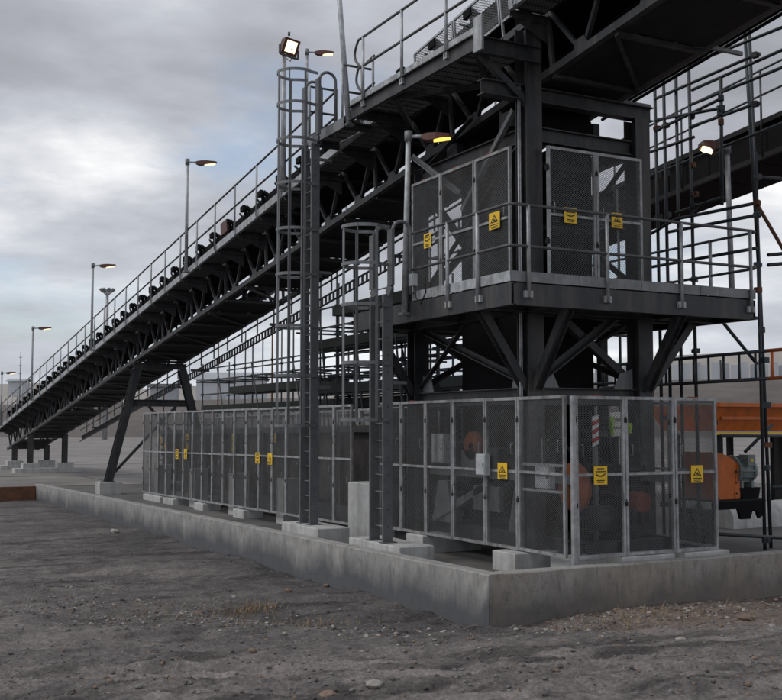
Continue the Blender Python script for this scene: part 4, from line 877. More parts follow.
# ------------------------------------------------------------------ lamp posts
def lamp(base, top, arm, label, m_lens='lamp_lens', r=0.05, group=None, sc_=1.0):
    base = V(base); top = V(top); arm = V(arm); th = thing('lamp_post', label, 'lamp post', base, 0, group)
    B().tube(base, top, r, 10, r * 0.8).build('pole', 'galv', th)
    B().box(base + V((0, 0, 0.02)), (0.16, 0.16, 0.04)).build('base_plate', 'galv_dull', th)
    d = unit(arm); ln = np.linalg.norm(arm); s = np.cross(d, V((0, 0, 1))); t0 = top - V((0, 0, 0.06))
    B().tube(t0 - d * 0.05, t0 + d * ln * 0.5, r * 0.55, 8).build('arm', 'galv', th)
    B().tube(top - V((0, 0, 0.14)), top + V((0, 0, 0.03)), r * 1.25, 10).build('collar', 'galv_dull', th)
    c0 = t0 + d * ln * 0.3; W = 0.13 * sc_; hd_ = B()
    prof = [(0.0, 0.35, 0.03, -0.05), (0.2, 0.7, 0.045, -0.085), (0.45, 1.0, 0.045, -0.07), (0.9, 0.95, 0.025, -0.04), (1.0, 0.7, 0.01, -0.03)]; rings = []
    for f_, ww, zu, zd in prof:
        c = c0 + d * (ln * 0.7 * f_); rings.append([c + s * W * ww + V((0, 0, zd * sc_)), c - s * W * ww + V((0, 0, zd * sc_)), c - s * W * ww * 0.75 + V((0, 0, zu * sc_)), c + s * W * ww * 0.75 + V((0, 0, zu * sc_))])
    o_ = len(hd_.v)
    for rg in rings: hd_.v += [tuple(p) for p in rg]
    for i in range(len(rings) - 1):
        for k in range(4): hd_.f.append((i * 4 + k, (i + 1) * 4 + k, (i + 1) * 4 + (k + 1) % 4, i * 4 + (k + 1) % 4)); hd_.sm.append(False)
    hd_.f += [(0, 1, 2, 3), tuple(len(rings) * 4 - 4 + k for k in (3, 2, 1, 0))]; hd_.sm += [False, False]
    head = hd_.build('lamp_head', 'lamp_body', th)
    a = c0 + d * ln * 0.7 * 0.4; c = c0 + d * ln * 0.7 * 0.95
    lb = B(); q = []
    for i in range(9):
        f_ = i / 8; p = a + (c - a) * f_; ww = W * 0.95 * math.sin(math.pi * (0.12 + 0.76 * f_)) ** 0.6; zz = (-0.074 + 0.032 * f_) * sc_
        q += [p + s * ww + V((0, 0, zz)), p + V((0, 0, zz - 0.03 * sc_)), p - s * ww + V((0, 0, zz))]
    lb.add(q, [(i * 3 + j, i * 3 + j + 1, i * 3 + j + 4, i * 3 + j + 3) for i in range(8) for j in (0, 1)], True)
    ob = lb.build('lens', m_lens, head)
    return th
def conv_lamp(px, pyt, label, X=XE - 0.09, arm=0.85, **kw):
    t = onX(px, pyt, X); lamp((X, t[1], ZT(t[1]) - 0.15), t, (arm, -0.1, 0.06), label, **kw)
conv_lamp(187.5, 160, 'lamp post on the conveyor walkway edge between the trestle and the tall ladder', arm=0.82)
conv_lamp(93, 264, 'lamp post on the conveyor walkway above the trestle', arm=0.82)
conv_lamp(33, 327, 'lamp post on the lower conveyor walkway beyond the trestle', arm=0.82)
conv_lamp(2, 372, 'lamp post on the lowest length of the conveyor walkway', arm=0.7)
t = onX(307, 50, XW + 0.09); lamp((XW + 0.09, t[1], ZT(t[1]) - 0.15), t, (0.78, -0.2, 0.04), 'lamp post on the far side of the conveyor behind the tall ladder')
# flood light
t = onX(284, 54, XE - 0.09); bse = V((XE - 0.09, t[1], ZT(t[1]) - 0.15)); fl = thing('floodlight_post', 'pole with a square floodlight tilted down beside the tall ladder cage', 'floodlight', bse)
B().tube(bse, t, 0.065, 10, 0.05).build('pole', 'galv', fl); B().path([t + V((0.0, 0.02, -0.05)), t + V((0.12, -0.1, -0.18)), t + V((0.16, -0.12, 0.0)), t + V((0.14, -0.1, 0.12))], 0.012, 6).build('cable', 'ink', fl)
nrm = unit(V((0.35, -0.95, -0.5))); sx = unit(np.cross(nrm, V((0, 0, 1)))); sy = np.cross(sx, nrm); c = t + V((0.12, 0.0, 0.17))
def fbox(bb, c, w, h, d0, d1, k=1.0):
    v = [c + sx * i * w / 2 + sy * j * h / 2 + nrm * d1 for j in (-1, 1) for i in (-1, 1)] + [c + sx * i * w * k / 2 + sy * j * h * k / 2 + nrm * d0 for j in (-1, 1) for i in (-1, 1)]
    return bb.add(v, [(0, 1, 3, 2), (4, 6, 7, 5), (0, 4, 5, 1), (2, 3, 7, 6), (0, 2, 6, 4), (1, 5, 7, 3)])
hdx = fbox(B(), c, 0.46, 0.42, -0.16, 0.06, 0.6).build('housing', 'lamp_body', fl); fbox(B(), c + sy * 0.03, 0.3, 0.26, 0.06, 0.07).build('lens', 'flood_lens', hdx)
bb = B(); bb.bar(c - sx * 0.28, c - sx * 0.28 - V((0, 0, 0.2)), 0.04, 0.04); bb.bar(c + sx * 0.28, c + sx * 0.28 - V((0, 0, 0.2)), 0.04, 0.04); bb.bar(c - sx * 0.28 - V((0, 0, 0.2)), c + sx * 0.28 - V((0, 0, 0.2)), 0.04, 0.03); bb.tube(c + V((0, 0, 0.28)), c + V((0, 0, 0.36)), 0.03, 8); bb.build('yoke', 'steel', fl)
# tall leaning pole at the landing
p0 = onX(349, 126, XL - 0.02); p1 = onX(338.5, -14, XL - 0.02); p2 = p1 + (p1 - p0) * 0.5
lamp(p0, p2, (0.8, -0.1, 0.05), 'tall leaning lamp pole at the corner of the upper landing', r=0.055)
p0 = onX(404.5, 308, PX0 - 0.06); p1 = onX(408.5, 133, PX0 - 0.06)
lamp(p0 - V((0, 0, 0.12)), p1, (0.62, -0.38, 0.0), 'lamp pole at the edge of the tower platform beside the short ladder', 'lamp_amber', 0.055)
jb = onX(413, 280, PX0 - 0.1); bb = thing('junction_box', 'small grey junction box with looped cable at the platform lamp pole', 'box', jb - V((0, 0, 0.12)))
B().box(jb, (0.1, 0.12, 0.2)).build('enclosure', 'box_grey', bb)
B().path([jb + V((0, -0.05, -0.1)), jb + V((0, -0.1, -0.3)), jb + V((0, -0.25, -0.42)), jb + V((0, -0.42, -0.25)), jb + V((0, -0.4, 0.0)), jb + V((0, -0.25, 0.08))], 0.012, 6).build('cable', 'ink', bb)
p0 = onY(732, 287, 2.2); p1 = onY(727, 146, 2.2)
lamp((p0[0], 2.2, PZ), p1, (-0.44, 0.23, 0.1), 'lamp pole on the tower platform among the scaffold tubes', 'flood_lens', 0.055, sc_=1.5)

# ------------------------------------------------------------------ scaffolding
cpl = B(); cpl.box((0, 0, 0), (0.1, 0.1, 0.09)); cpl.box((0.06, 0.02, 0), (0.05, 0.05, 0.06)); cpm = cpl.mesh('coupler', MATS['scaffold']); cpr = cpl.mesh('coupler', MATS['rust'])
def scaffold(label, loc, tubes, couplers=(), planks=(), group=None):
    th = thing('scaffold', label, 'scaffold', loc, 0, group)
    for t_ in tubes:
        p, q = t_[0], t_[1]; m = t_[2] if len(t_) > 2 else 'scaffold'; nm = 'standard' if abs(p[2] - q[2]) > 3 * math.hypot(p[0] - q[0], p[1] - q[1]) else ('ledger' if abs(p[2] - q[2]) < 0.3 * math.hypot(p[0] - q[0], p[1] - q[1]) else 'brace')
        B().tube(p, q, 0.031, 8).build(nm, m, th)
    for i, c in enumerate(couplers): inst('coupler', cpr if i % 4 == 1 else cpm, th, c, (0, 0, i * 0.7))
    for (lo, hi) in planks: B().span(lo, hi).build('plank', 'plank', th)
    return th
S0 = slab_z(2)
def lean(px0, py0, px1, py1, Y): a = onY(px0, py0, Y); c = onY(px1, py1, Y); return tuple(a), tuple(c)
tb = []; cps = []
# pair of front standards, and the inner ones
a = onZ(765, 550, S0); c = onZ(771, 548, S0)
P1 = (a[0], a[1]); P2 = (c[0], c[1])
tb += [((*P1, S0), (*P1, 6.9)), ((*P2, S0), (P2[0] - 0.25, P2[1], 9.6)), ((P1[0], P1[1], 4.9), (P1[0] - 0.22, P1[1], 9.5))]
inn = {}
for nm, px in (('a', 697), ('b', 662), ('c', 671), ('d', 640)):
    p = onX(px, 400, 6.15); Y = p[1]; inn[nm] = (p[0], Y); tb.append(((p[0], Y, S0), (p[0] - 0.05, Y, 9.4 if nm != 'd' else 7.8)))
    for z in (0.5, 2.1, 3.3, 4.6, 5.9, 6.7, 7.6): cps.append((p[0], Y, z))
p = onX(680, 300, 6.15); tb.append(((p[0], p[1], S0), (p[0], p[1], 8.6)))
def yl(px0, py0, px1, py1, X, m='scaffold'): a = onX(px0, py0, X); c = onX(px1, py1, X); tb.append((tuple(a), tuple(c), m))
XS = 6.1
for q in ((676, 219, 756, 203), (668, 232, 757, 215), (690, 105, 800, 60), (690, 127, 755, 104), (655, 131, 722, 98), (655, 120, 722, 108), (650, 152, 694, 137), (655, 99, 755, 55), (692, 90, 800, 42), (640, 240, 676, 219)): yl(*q, XS)
tb.append((tuple(onX(721, 78, XS)), tuple(onX(722, 205, XS)))); tb.append((tuple(onX(723, 197, XS)), tuple(onX(676, 213, XS))))
for py in (98, 108, 113, 122): cps.append(tuple(onX(721, py, XS))); cps.append(tuple(onX(694, 206, XS))); cps.append(tuple(onX(695, 194, XS)))
for q in ((640, 180, 820, 108), (646, 268, 757, 248), (650, 330, 757, 318), (655, 78, 800, 20)): yl(*q, 6.4)
def xl(px0, py0, px1, py1, Y, m='scaffold'): a = onY(px0, py0, Y); c = onY(px1, py1, Y); tb.append((tuple(a), tuple(c), m))
xl(758, 177, 800, 180, 0.95); xl(768, 255, 800, 252, 0.95); xl(768, 265, 800, 262, 0.95); xl(758, 206, 800, 278, 0.9, 'rust'); xl(721, 320, 757, 364, 2.0)
xl(720, 436, 800, 436, 2.2); xl(715, 534, 800, 539, 1.6); xl(745, 452, 772, 425, 2.4); xl(772, 487, 800, 487, 1.2)
for px, py in ((758, 177), (757, 203), (757, 215), (755, 104), (757, 265), (758, 290), (762, 330), (765, 360), (768, 405), (768, 445), (767, 468), (766, 540), (755, 55)): cps.append(tuple(onY(px, py, 0.9)))
scaffold('tall tube scaffold of dark tubes at the right hand end of the tower platform'.replace('right hand end', 'open end'), (6.5, 2.0, S0), tb, cps)
# ladder beam lying on the scaffold
gir = thing('ladder_beam', 'dark ladder beam with one rusty orange end slung level through the scaffold', 'ladder beam', onX(720, 370, 6.0))
def gb(px): return onX(px, 0, 6.0)[1]
ya_, yb_ = onX(600, 370, 6.0)[1], onX(768, 370, 6.0)[1]; zt0, zt1 = 3.14, 3.19; zb0, zb1 = 2.70, 2.73
B().tube((6.0, ya_, zt0), (6.0, yb_, zt1), 0.03, 8).build('chord', 'scaffold', gir); B().tube((6.0, ya_, zb0), (6.0, yb_, zb1), 0.03, 8).build('chord', 'scaffold', gir)
B().tube((6.0, yb_, zt1), (6.0, yb_ - 2.4, zt1 + 0.02), 0.03, 8).build('chord', 'orange', gir); B().tube((6.0, yb_, zb1), (6.0, yb_ - 2.4, zb1 + 0.02), 0.03, 8).build('chord', 'orange', gir)
y = ya_ - 0.1
while y > yb_ - 2.3: B().tube((6.0, y, zb0), (6.0, y, zt0 + 0.04), 0.022, 6).build('rung', 'orange' if y < yb_ else 'scaffold', gir); y -= 0.36
# scaffolds behind the conveyor
def bay_scaffold(label, X0, X1, Y0, Y1, zs, zt, step, planks, zbase, seed):
    r = random.Random(seed); tubes = []; cs = []; n = int(round((Y1 - Y0) / step))
    for x in (X0, X1):
        for k in range(n + 1):
            y = Y0 + step * k; tubes.append(((x, y, zbase), (x, y, zt + r.uniform(-0.8, 0.6)), 'rust' if r.random() < 0.15 else 'scaffold'))
            for z in zs: cs.append((x, y, z))
        for z in zs: tubes.append(((x, Y0 - 0.3, z), (x, Y1 + 0.3, z)))
    for k in range(0, n + 1, 1):
        for z in zs[1::2]: tubes.append(((X0 - 0.3, Y0 + step * k, z - 0.06), (X1 + 0.3, Y0 + step * k, z - 0.06)))
    for k in range(0, n, 2): tubes.append(((X0 - 0.05, Y0 + step * k, zbase + 0.1), (X0 - 0.05, Y0 + step * (k + 1), zs[-1])))
    pk = []
    for z, a, c in planks:
        for i in range(4): w = (X1 - X0) / 4; pk.append(((X0 + w * i + 0.01, a, z), (X0 + w * (i + 1) - 0.01, c, z + 0.05)))
        pk.append(((X0 - 0.06, a, z), (X0 - 0.03, c, z + 0.28)))
    scaffold(label, ((X0 + X1) / 2, (Y0 + Y1) / 2, zbase), tubes, cs[::2], pk)
bay_scaffold('long tube scaffold with boarded lifts behind the guarded run and conveyor', 7.2, 8.4, 13.5, 33.5, (0.6, 1.7, 2.3, 2.6, 3.3, 3.9, 4.4), 5.4, 2.0, ((2.55, 15, 33.5), (3.25, 19, 30)), slab_z(20), 1)
bay_scaffold('boarded scaffold packed tightly behind the two caged ladders', 6.2, 7.4, 13.0, 20.2, (0.7, 1.8, 2.9, 3.5, 4.3, 5.0, 5.6), 6.6, 1.2, ((4.35, 13, 20), (5.3, 13, 18), (2.95, 13, 20)), slab_z(15), 4)
bay_scaffold('tube scaffold standing behind the back of the tower', 6.6, 7.8, 6.6, 12.4, (0.7, 1.8, 2.9, 4.0, 5.2, 6.4), 7.2, 1.45, ((2.95, 9.5, 12.4),), slab_z(9), 2)
bay_scaffold('low scaffold stair tower standing beyond the conveyor trestle', 5.6, 6.8, 30.5, 34.0, (0.5, 1.2, 2.0), 3.2, 1.7, ((0.7, 30.5, 34), (1.5, 31, 34)), YARD_Z + 0.02, 3)
# inclined cable ladder running up beside the far walkway
cl = thing('cable_ladder', 'slim inclined cable ladder running parallel beyond the conveyor', 'cable ladder', (5.6, 30, 3.0))
def CZ(y): return onX(200, 368, 5.6)[2] - 0.137 * (y - onX(200, 368, 5.6)[1])
for dz in (0.0, 0.24, 0.62, 0.9): B().tube((5.6, 9.0, CZ(9.0) + dz - 0.25), (5.6, 50, CZ(50) + dz - 0.25), 0.03, 6).build('rail', 'steel', cl)
rg = B().bar((5.6, 0, -0.25), (5.6, 0, -0.02), 0.03, 0.06).mesh('rung', MATS['steel'])
for k in range(150): y = 9.2 + k * 0.27; inst('rung', rg, cl, (0, y, CZ(y)))
pst = B().bar((5.6, 0, 0.05), (5.6, 0, 0.65), 0.04, 0.04).mesh('post', MATS['steel'])
for k in range(27): y = 9.4 + k * 1.5; inst('post', pst, cl, (0, y, CZ(y)))
for k in range(5): y = 12 + 8 * k; B().bar((4.9, y, CZ(y) - 0.3), (5.62, y, CZ(y) - 0.3), 0.08, 0.08).build('bracket', 'steel', cl); 
# second conveyor passing high behind the scaffold
X2 = 8.4
c2 = thing('second_conveyor', 'dark covered conveyor passing high behind the scaffold tubes', 'conveyor', (X2 + 0.8, 4, 6.0))
pa = onX(652, 203, X2); pb = onX(782, 150, X2); s2 = (pb[2] - pa[2]) / (pb[1] - pa[1])
def Z2(y): return pa[2] + s2 * (y - pa[1])
for k in range(14):
    y0 = 10.4 - 1.2 * k; y1 = y0 - 1.17
    B().add([(X2, y0, Z2(y0)), (X2 + 1.6, y0, Z2(y0)), (X2 + 1.6, y1, Z2(y1)), (X2, y1, Z2(y1)), (X2, y0, Z2(y0) + 0.66), (X2 + 1.6, y0, Z2(y0) + 0.66), (X2 + 1.6, y1, Z2(y1) + 0.66), (X2, y1, Z2(y1) + 0.66)],
            [(0, 3, 2, 1), (4, 5, 6, 7), (0, 1, 5, 4), (3, 7, 6, 2), (0, 4, 7, 3), (1, 2, 6, 5)]).build('cover_panel', 'rubber', c2)
for dz in (0.0, 0.68): B().bar((X2 - 0.05, 10.4, Z2(10.4) + dz), (X2 - 0.05, -6.4, Z2(-6.4) + dz), 0.08, 0.1).build('stringer', 'steel_dark', c2)
for k in range(7):
    y = 9.5 - 2.2 * k; B().tube((X2 - 0.1, y, Z2(y)), (X2 - 0.1, y, Z2(y) + 1.7), 0.022, 6).build('handrail_post', 'steel', c2)
for dz in (1.2, 1.7): B().tube((X2 - 0.1, 9.7, Z2(9.7) + dz), (X2 - 0.1, -6.4, Z2(-6.4) + dz), 0.022, 6).build('handrail', 'steel', c2)
for y in (9.8,):
    for x in (X2 + 0.1, X2 + 1.5): B().ibeam((x, y, slab_z(9)), (x, y, Z2(y)), 0.2, 0.2, (0, 1, 0)).build('leg', 'steel_dark', c2)
    B().ibeam((X2, y, Z2(y) - 0.1), (X2 + 1.6, y, Z2(y) - 0.1), 0.16, 0.18).build('head_beam', 'steel_dark', c2)
# utility lines strung along the conveyor's far side near the head
for k, dz in enumerate((-0.34, -0.22, -0.1)):
    pc = B().tube(cp(XW + 0.25 + 0.08 * k, 3.5, dz - 0.3), cp(XW + 0.25 + 0.08 * k, YA, dz - 0.3), 0.03, 8)
    pc.build('service_pipe', 'steel_dark', conv)
for y in (2.6, 0.4, -1.6): B().bar(cp(XW - 0.1, y, -0.7), cp(XW + 0.6, y, -0.7), 0.06, 0.06).build('pipe_bracket', 'galv_dull', conv)

# small landing between the tall ladder and the walkway
lz_ = ZT(6.8) - 0.1; sl2 = thing('ladder_landing', 'small grated landing bridging the tall ladder to the conveyor walkway', 'landing', (1.0, 6.8, lz_ - 0.2))
bb = B()
for i in range(12): bb.span((0.76 + i * 0.053, 6.1, lz_ - 0.035), (0.776 + i * 0.053, 7.55, lz_))
for i in range(5): bb.span((0.74, 6.12 + i * 0.35, lz_ - 0.034), (1.39, 6.135 + i * 0.35, lz_ - 0.002))
bb.build('grating', 'steel_dark', sl2)
for y in (6.1, 7.55): B().chan((0.74, y, lz_ - 0.11), (1.38, y, lz_ - 0.11), 0.05, 0.14).build('edge_beam', 'steel', sl2)
B().span((0.725, 5.95, lz_ - 0.18), (0.737, 7.7, lz_ + 0.02)).build('edge_plate', 'galv_dull', sl2)
for y in (6.08, 7.6):
    B().tube((0.76, y, lz_ - 0.1), (0.76, y, lz_ + 1.08), 0.026, 8).build('handrail_post', 'galv', sl2)
    for dz in (0.55, 1.06): B().tube((0.76, y, lz_ + dz), (XE - 0.03, y, lz_ + dz), 0.024, 8).build('handrail', 'rail_dark', sl2)
# ------------------------------------------------------------------ machinery behind the guards
tk = thing('take_up_trolley', 'grimy take up pulley trolley on a grey base frame behind the guards', 'machine', (3.0, 3.0, slab_z(3)))
for x in (2.15, 3.9):
    B().ibeam((x, 0.8, 0.12), (x, 6.2, 0.12), 0.16, 0.26).build('base_rail', 'steel', tk)
for y in (0.95, 2.6, 4.2, 5.9): B().ibeam((2.2, y, 0.12), (3.85, y, 0.12), 0.14, 0.2).build('base_tie', 'steel', tk)
drum(B(), 2.35, 3.7, 2.2, 0.85, 0.42).build('pulley', 'rubber', tk); drum(B(), 2.05, 4.0, 2.2, 0.85, 0.07).build('shaft', 'galv_dull', tk)
drum(B(), 2.35, 3.7, 4.6, 0.8, 0.36).build('pulley', 'rubber', tk)
for x in (2.15, 3.9):
    for y in (2.2, 4.6):
        B().poly([(x - 0.1, y - 0.35, 0.26), (x - 0.1, y + 0.35, 0.26), (x - 0.1, y + 0.16, 0.98), (x - 0.1, y - 0.16, 0.98)], (0.2, 0, 0)).build('bearing_stand', 'galv_dull', tk)
    B().bar((x, 0.9, 1.15), (x, 6.0, 1.15), 0.1, 0.14).build('upper_rail', 'galv_dull', tk)
for k, (y, h) in enumerate(((2.9, 0.34), (3.6, 0.3), (4.05, 0.42), (5.2, 0.3))): B().span((2.1, y, 1.24), (2.5, y + 0.45, 1.24 + h)).build('clamp_block', 'galv_dull' if k % 2 else 'steel', tk)
B().bar((2.1, 4.9, 0.3), (2.1, 3.2, 0.95), 0.16, 0.12).build('strut', 'galv_dull', tk)
B().span((2.02, 2.75, 0.55), (2.1, 3.55, 0.95)).build('nip_guard', 'galv_dull', tk)
# horizontal take-up loop running the length of the guarded enclosure
lp = thing('take_up_loop', 'dark grimy take up belt loop and side sheets inside the long guarded run', 'machine', (2.7, 15, slab_z(15)))
for x in (2.15, 3.25):
    B().bar((x, 7.4, 0.25 - 0.05), (x, 22.3, 0.25 - 0.2), 0.12, 0.2).build('base_rail', 'steel', lp); B().bar((x, 7.4, 1.9), (x, 22.3, 1.75), 0.12, 0.14).build('top_rail', 'steel', lp)
for k in range(10):
    y = 7.5 + k * 1.48; B().span((2.2, y, 0.35 - 0.01 * k), (2.22, y + 1.44, 1.82 - 0.012 * k)).build('side_sheet', 'grime', lp)
    B().bar((2.13, y, 0.2), (2.13, y, 1.85), 0.09, 0.07).build('upright', 'steel', lp)
for z in (0.6, 1.5): B().bar((2.7, 7.4, z), (2.7, 22.3, z - 0.12), 0.9, 0.015).build('belt_strand', 'rubber', lp)
# orange round covers
def round_cover(name, label, c, r, d, m='orange'):
    th = thing(name, label, 'cover', V(c) - V((0, 0, r)))
    c = V(c); m = 'orange_dull' if m == 'orange' else m; B().tube(c, c + V(d), r, 28).build('shell', m, th); B().tube(c - V(d) * 0.06, c, r * 0.25, 12).build('hub', 'rubber', th); B().tube(c + V(d) * 0.4, c + V(d) * 0.5, r * 1.04, 28).build('rim', m, th); return th
p = onY(573, 487, 0.95); round_cover('pulley_cover', 'round orange pulley cover at the open corner between the guards', (p[0], p[1], p[2]), 0.36, (0.07, 0, 0))
p = onX(471, 446, 2.1); round_cover('pulley_cover', 'small dull red pulley disc high behind the guard with the white box', (2.1, p[1], p[2]), 0.24, (0.15, 0, 0), 'orange_dull')
def cabinet(label, c, d, conduit=True):
    c = V(c); th = thing('junction_box', label, 'box', c - V((0, 0, d[2] / 2)))
    B().box(c, d).build('enclosure', 'box_grey', th); B().box(c + V((-d[0] / 2 - 0.006, 0, 0)), (0.01, d[1] * 0.9, d[2] * 0.92)).build('lid', 'box_grey', th)
    B().box(c + V((-d[0] / 2 - 0.014, -d[1] * 0.36, 0)), (0.008, 0.02, 0.05)).build('latch', 'ink', th)
    if conduit: B().tube(c + V((0, d[1] * 0.2, d[2] / 2)), c + V((0, d[1] * 0.2, d[2] / 2 + 0.4)), 0.014, 6).build('conduit', 'galv_dull', th)
p = onX(441.5, 448, 1.85); cabinet('grey electrical cabinet hung just behind the mesh guard', p, (0.16, 0.4, 0.5))
p = onX(483, 464.5, FX - 0.08); cabinet('small white box fixed on the guard edge beside the triangle sign', p, (0.1, 0.26, 0.33), False)
p = onX(545, 477, FX + 0.08); cabinet('grey isolator box on rails in the widest guard', p, (0.1, 0.36, 0.33))
for dz in (-0.2, 0.18): solo(B().bar((FX + 0.03, 0.48, p[2] + dz), (FX + 0.03, 1.54, p[2] + dz), 0.03, 0.04), 'mounting_rail', 'galv', 'slim steel rail across the widest guard ' + ('below' if dz < 0 else 'above') + ' the isolator box', 'rail', (FX, 1.0, p[2] + dz))
# drive gearbox, winch and cable tray packed inside the return corner
gb_ = thing('gearbox', 'grimy dark gearbox with finned lid behind the middle return guard', 'gearbox', (3.7, 1.9, slab_z(2)))
B().span((3.2, 1.5, slab_z(2)), (4.2, 2.5, 0.25)).build('plinth_frame', 'steel', gb_); B().span((3.3, 1.55, 0.26), (4.1, 2.4, 1.0)).build('casing', 'grime', gb_)
B().poly([(3.3, 1.5, 1.003), (4.1, 1.5, 1.003), (3.98, 1.5, 1.32), (3.42, 1.5, 1.32)], (0, 0.95, 0)).build('lid', 'steel_dark', gb_)
for k in range(5): B().span((3.35 + k * 0.17, 1.46, 0.4), (3.4 + k * 0.17, 1.545, 0.95)).build('fin', 'grime', gb_)
B().tube((3.7, 1.2, 0.75), (3.7, 1.55, 0.75), 0.16, 16).build('shaft_cover', 'rust_red', gb_)
wn_ = thing('winch', 'black cable winch drum behind the conveyor sign guard', 'winch', (2.6, 1.1, slab_z(1)))
B().tube((2.25, 1.15, 0.55), (3.0, 1.15, 0.55), 0.2, 18).build('drum', 'grime', wn_)
for x in (2.25, 2.98): B().tube((x, 1.15, 0.55), (x + 0.03, 1.15, 0.55), 0.36, 20).build('flange', 'steel_dark', wn_); B().span((x - 0.02, 0.9, slab_z(1)), (x + 0.05, 1.4, 0.28)).build('stand', 'steel_dark', wn_)
for k in range(6): B().path([(2.3 + 0.3 * k, 1.5, 2.2), (2.35 + 0.3 * k, 1.45, 1.7 - 0.1 * (k % 3)), (2.55 + 0.25 * k, 1.4, 1.4 - 0.15 * (k % 2)), (2.6 + 0.25 * k, 1.5, 0.9)], 0.02, 6).build('hanging_cable', 'ink', wn_)
for k in range(3): guard((4.46, FY + 3.05 + k * 1.0, 0.05), math.pi / 2, 0.99, 2.28, ('first', 'second', 'last')[k] + ' mesh guard on the return side past the orange cover', handles=())
ss = thing('added_side_sheet', 'dark sheet added to darken the space inside the return side guards', 'screen', (4.3, 2.6, slab_z(2)))  # dark sheets added to deepen the shade behind the return guards
for k in range(2): B().span((4.3, 2.6 + k * 0.9, 0.0), (4.32, 3.47 + k * 0.9, 1.75)).build('sheet', 'steel_dark', ss)
for k in range(3): B().span((4.28, 2.55 + k * 0.9, slab_z(2)), (4.34, 2.595 + k * 0.9, 1.8)).build('post', 'steel', ss)
bk = thing('added_back_sheet', 'dark sheet added to darken the back of the tower enclosure', 'screen', (3.0, 6.3, slab_z(6)))  # dark backing added so the enclosure reads dim through the mesh
for k in range(3): B().span((1.75 + k * 0.9, 6.3, 0.05), (2.62 + k * 0.9, 6.33, 2.3)).build('sheet', 'steel_dark', bk)
for k in range(4): B().span((1.7 + k * 0.9, 6.28, slab_z(6)), (1.745 + k * 0.9, 6.35, 2.36)).build('post', 'guard_frame', bk)
# striped post and hi-vis vest behind the return guards
p = onY(595, 430, 1.3); th = thing('striped_post', 'slim red and white striped post behind the conveyor sign guard', 'post', (p[0], 1.3, slab_z(1.3)))
zs_ = onY(595, 447, 1.3)[2]
B().span((p[0] - 0.03, 1.27, slab_z(1.3)), (p[0] + 0.03, 1.33, zs_)).build('shaft', 'galv_dull', th)
for k in range(7):
    z = zs_ + k * 0.065; B().add([(p[0] - 0.05, 1.27, z), (p[0] + 0.05, 1.27, z + 0.05), (p[0] + 0.05, 1.27, z + 0.115), (p[0] - 0.05, 1.27, z + 0.065), (p[0] - 0.05, 1.31, z), (p[0] + 0.05, 1.31, z + 0.05), (p[0] + 0.05, 1.31, z + 0.115), (p[0] - 0.05, 1.31, z + 0.065)], [(0, 1, 2, 3), (7, 6, 5, 4), (0, 4, 5, 1), (3, 2, 6, 7), (0, 3, 7, 4), (1, 5, 6, 2)]).build('stripe', 'red' if k % 2 else 'white', th)
p = onY(621, 424, 1.45); th = thing('safety_vest', 'lime and white safety vest hung behind the return guards', 'vest', p - V((0, 0, 0.25)))
vv = B()
def vest(xo, zo, w, h, m, nm, dy=0.0):
    bb = B(); n = 8; vs2 = []
    for j in range(n + 1):
        for i in range(n + 1):
            u = i / n - 0.5; w_2 = w * (1 - 0.12 * abs(j / n - 0.3)); vs2.append((p[0] + xo + u * w_2, p[1] + dy + 0.035 * math.cos(u * 9 + j * 0.3), p[2] + zo + h * (0.5 - j / n) - 0.03 * abs(u)))
    o_ = len(vs2); vs3 = vs2 + [(a, b2 + 0.02, c2_) for a, b2, c2_ in vs2]; m1 = n + 1
    fs = [(j * m1 + i, (j + 1) * m1 + i, (j + 1) * m1 + i + 1, j * m1 + i + 1) for j in range(n) for i in range(n)]
    fs += [tuple(o_ + q for q in reversed(f_)) for f_ in fs]; bb.add(vs3, fs, True); bb.build(nm, m, th)
vest(-0.06, 0.0, 0.3, 0.38, 'white', 'body'); vest(-0.19, -0.02, 0.06, 0.3, 'lime', 'edge_band', -0.012); vest(0.17, -0.06, 0.08, 0.16, 'lime', 'sleeve_band', -0.012)
for dz in (0.08, -0.05): vest(-0.06, dz, 0.31, 0.03, 'galv', 'reflective_band', -0.01)
B().bar((p[0], p[1] + 0.03, p[2] + 0.15), (p[0], p[1] + 0.03, p[2] + 0.5), 0.02, 0.02).build('hanger', 'steel', th)
# orange drive cover, motor and black bracket beyond the return
DY = 2.6
def dz_(px, py): return onY(px, py, DY)
bl = dz_(713, 500); tr = dz_(739, 452)
th = thing('drive_cover', 'orange arched drive cover standing past the end of the return guards', 'cover', (bl[0], DY, bl[2]))
w = tr[0] - bl[0]; h = tr[2] - bl[2]; pts = [(bl[0], DY, bl[2]), (bl[0] + w, DY, bl[2]), (bl[0] + w, DY, bl[2] + h * 0.6)]
for t in np.linspace(0, math.pi / 2, 9): pts.append((bl[0] + w - w * 0.8 * math.sin(t), DY, bl[2] + h * 0.6 + h * 0.4 * (1 - math.cos(math.pi / 2 - t) ) if False else bl[2] + h * 0.6 + h * 0.4 * math.sin(t)))
pts.append((bl[0], DY, bl[2] + h)); pts = [pts[0], pts[1]] + pts[3:]
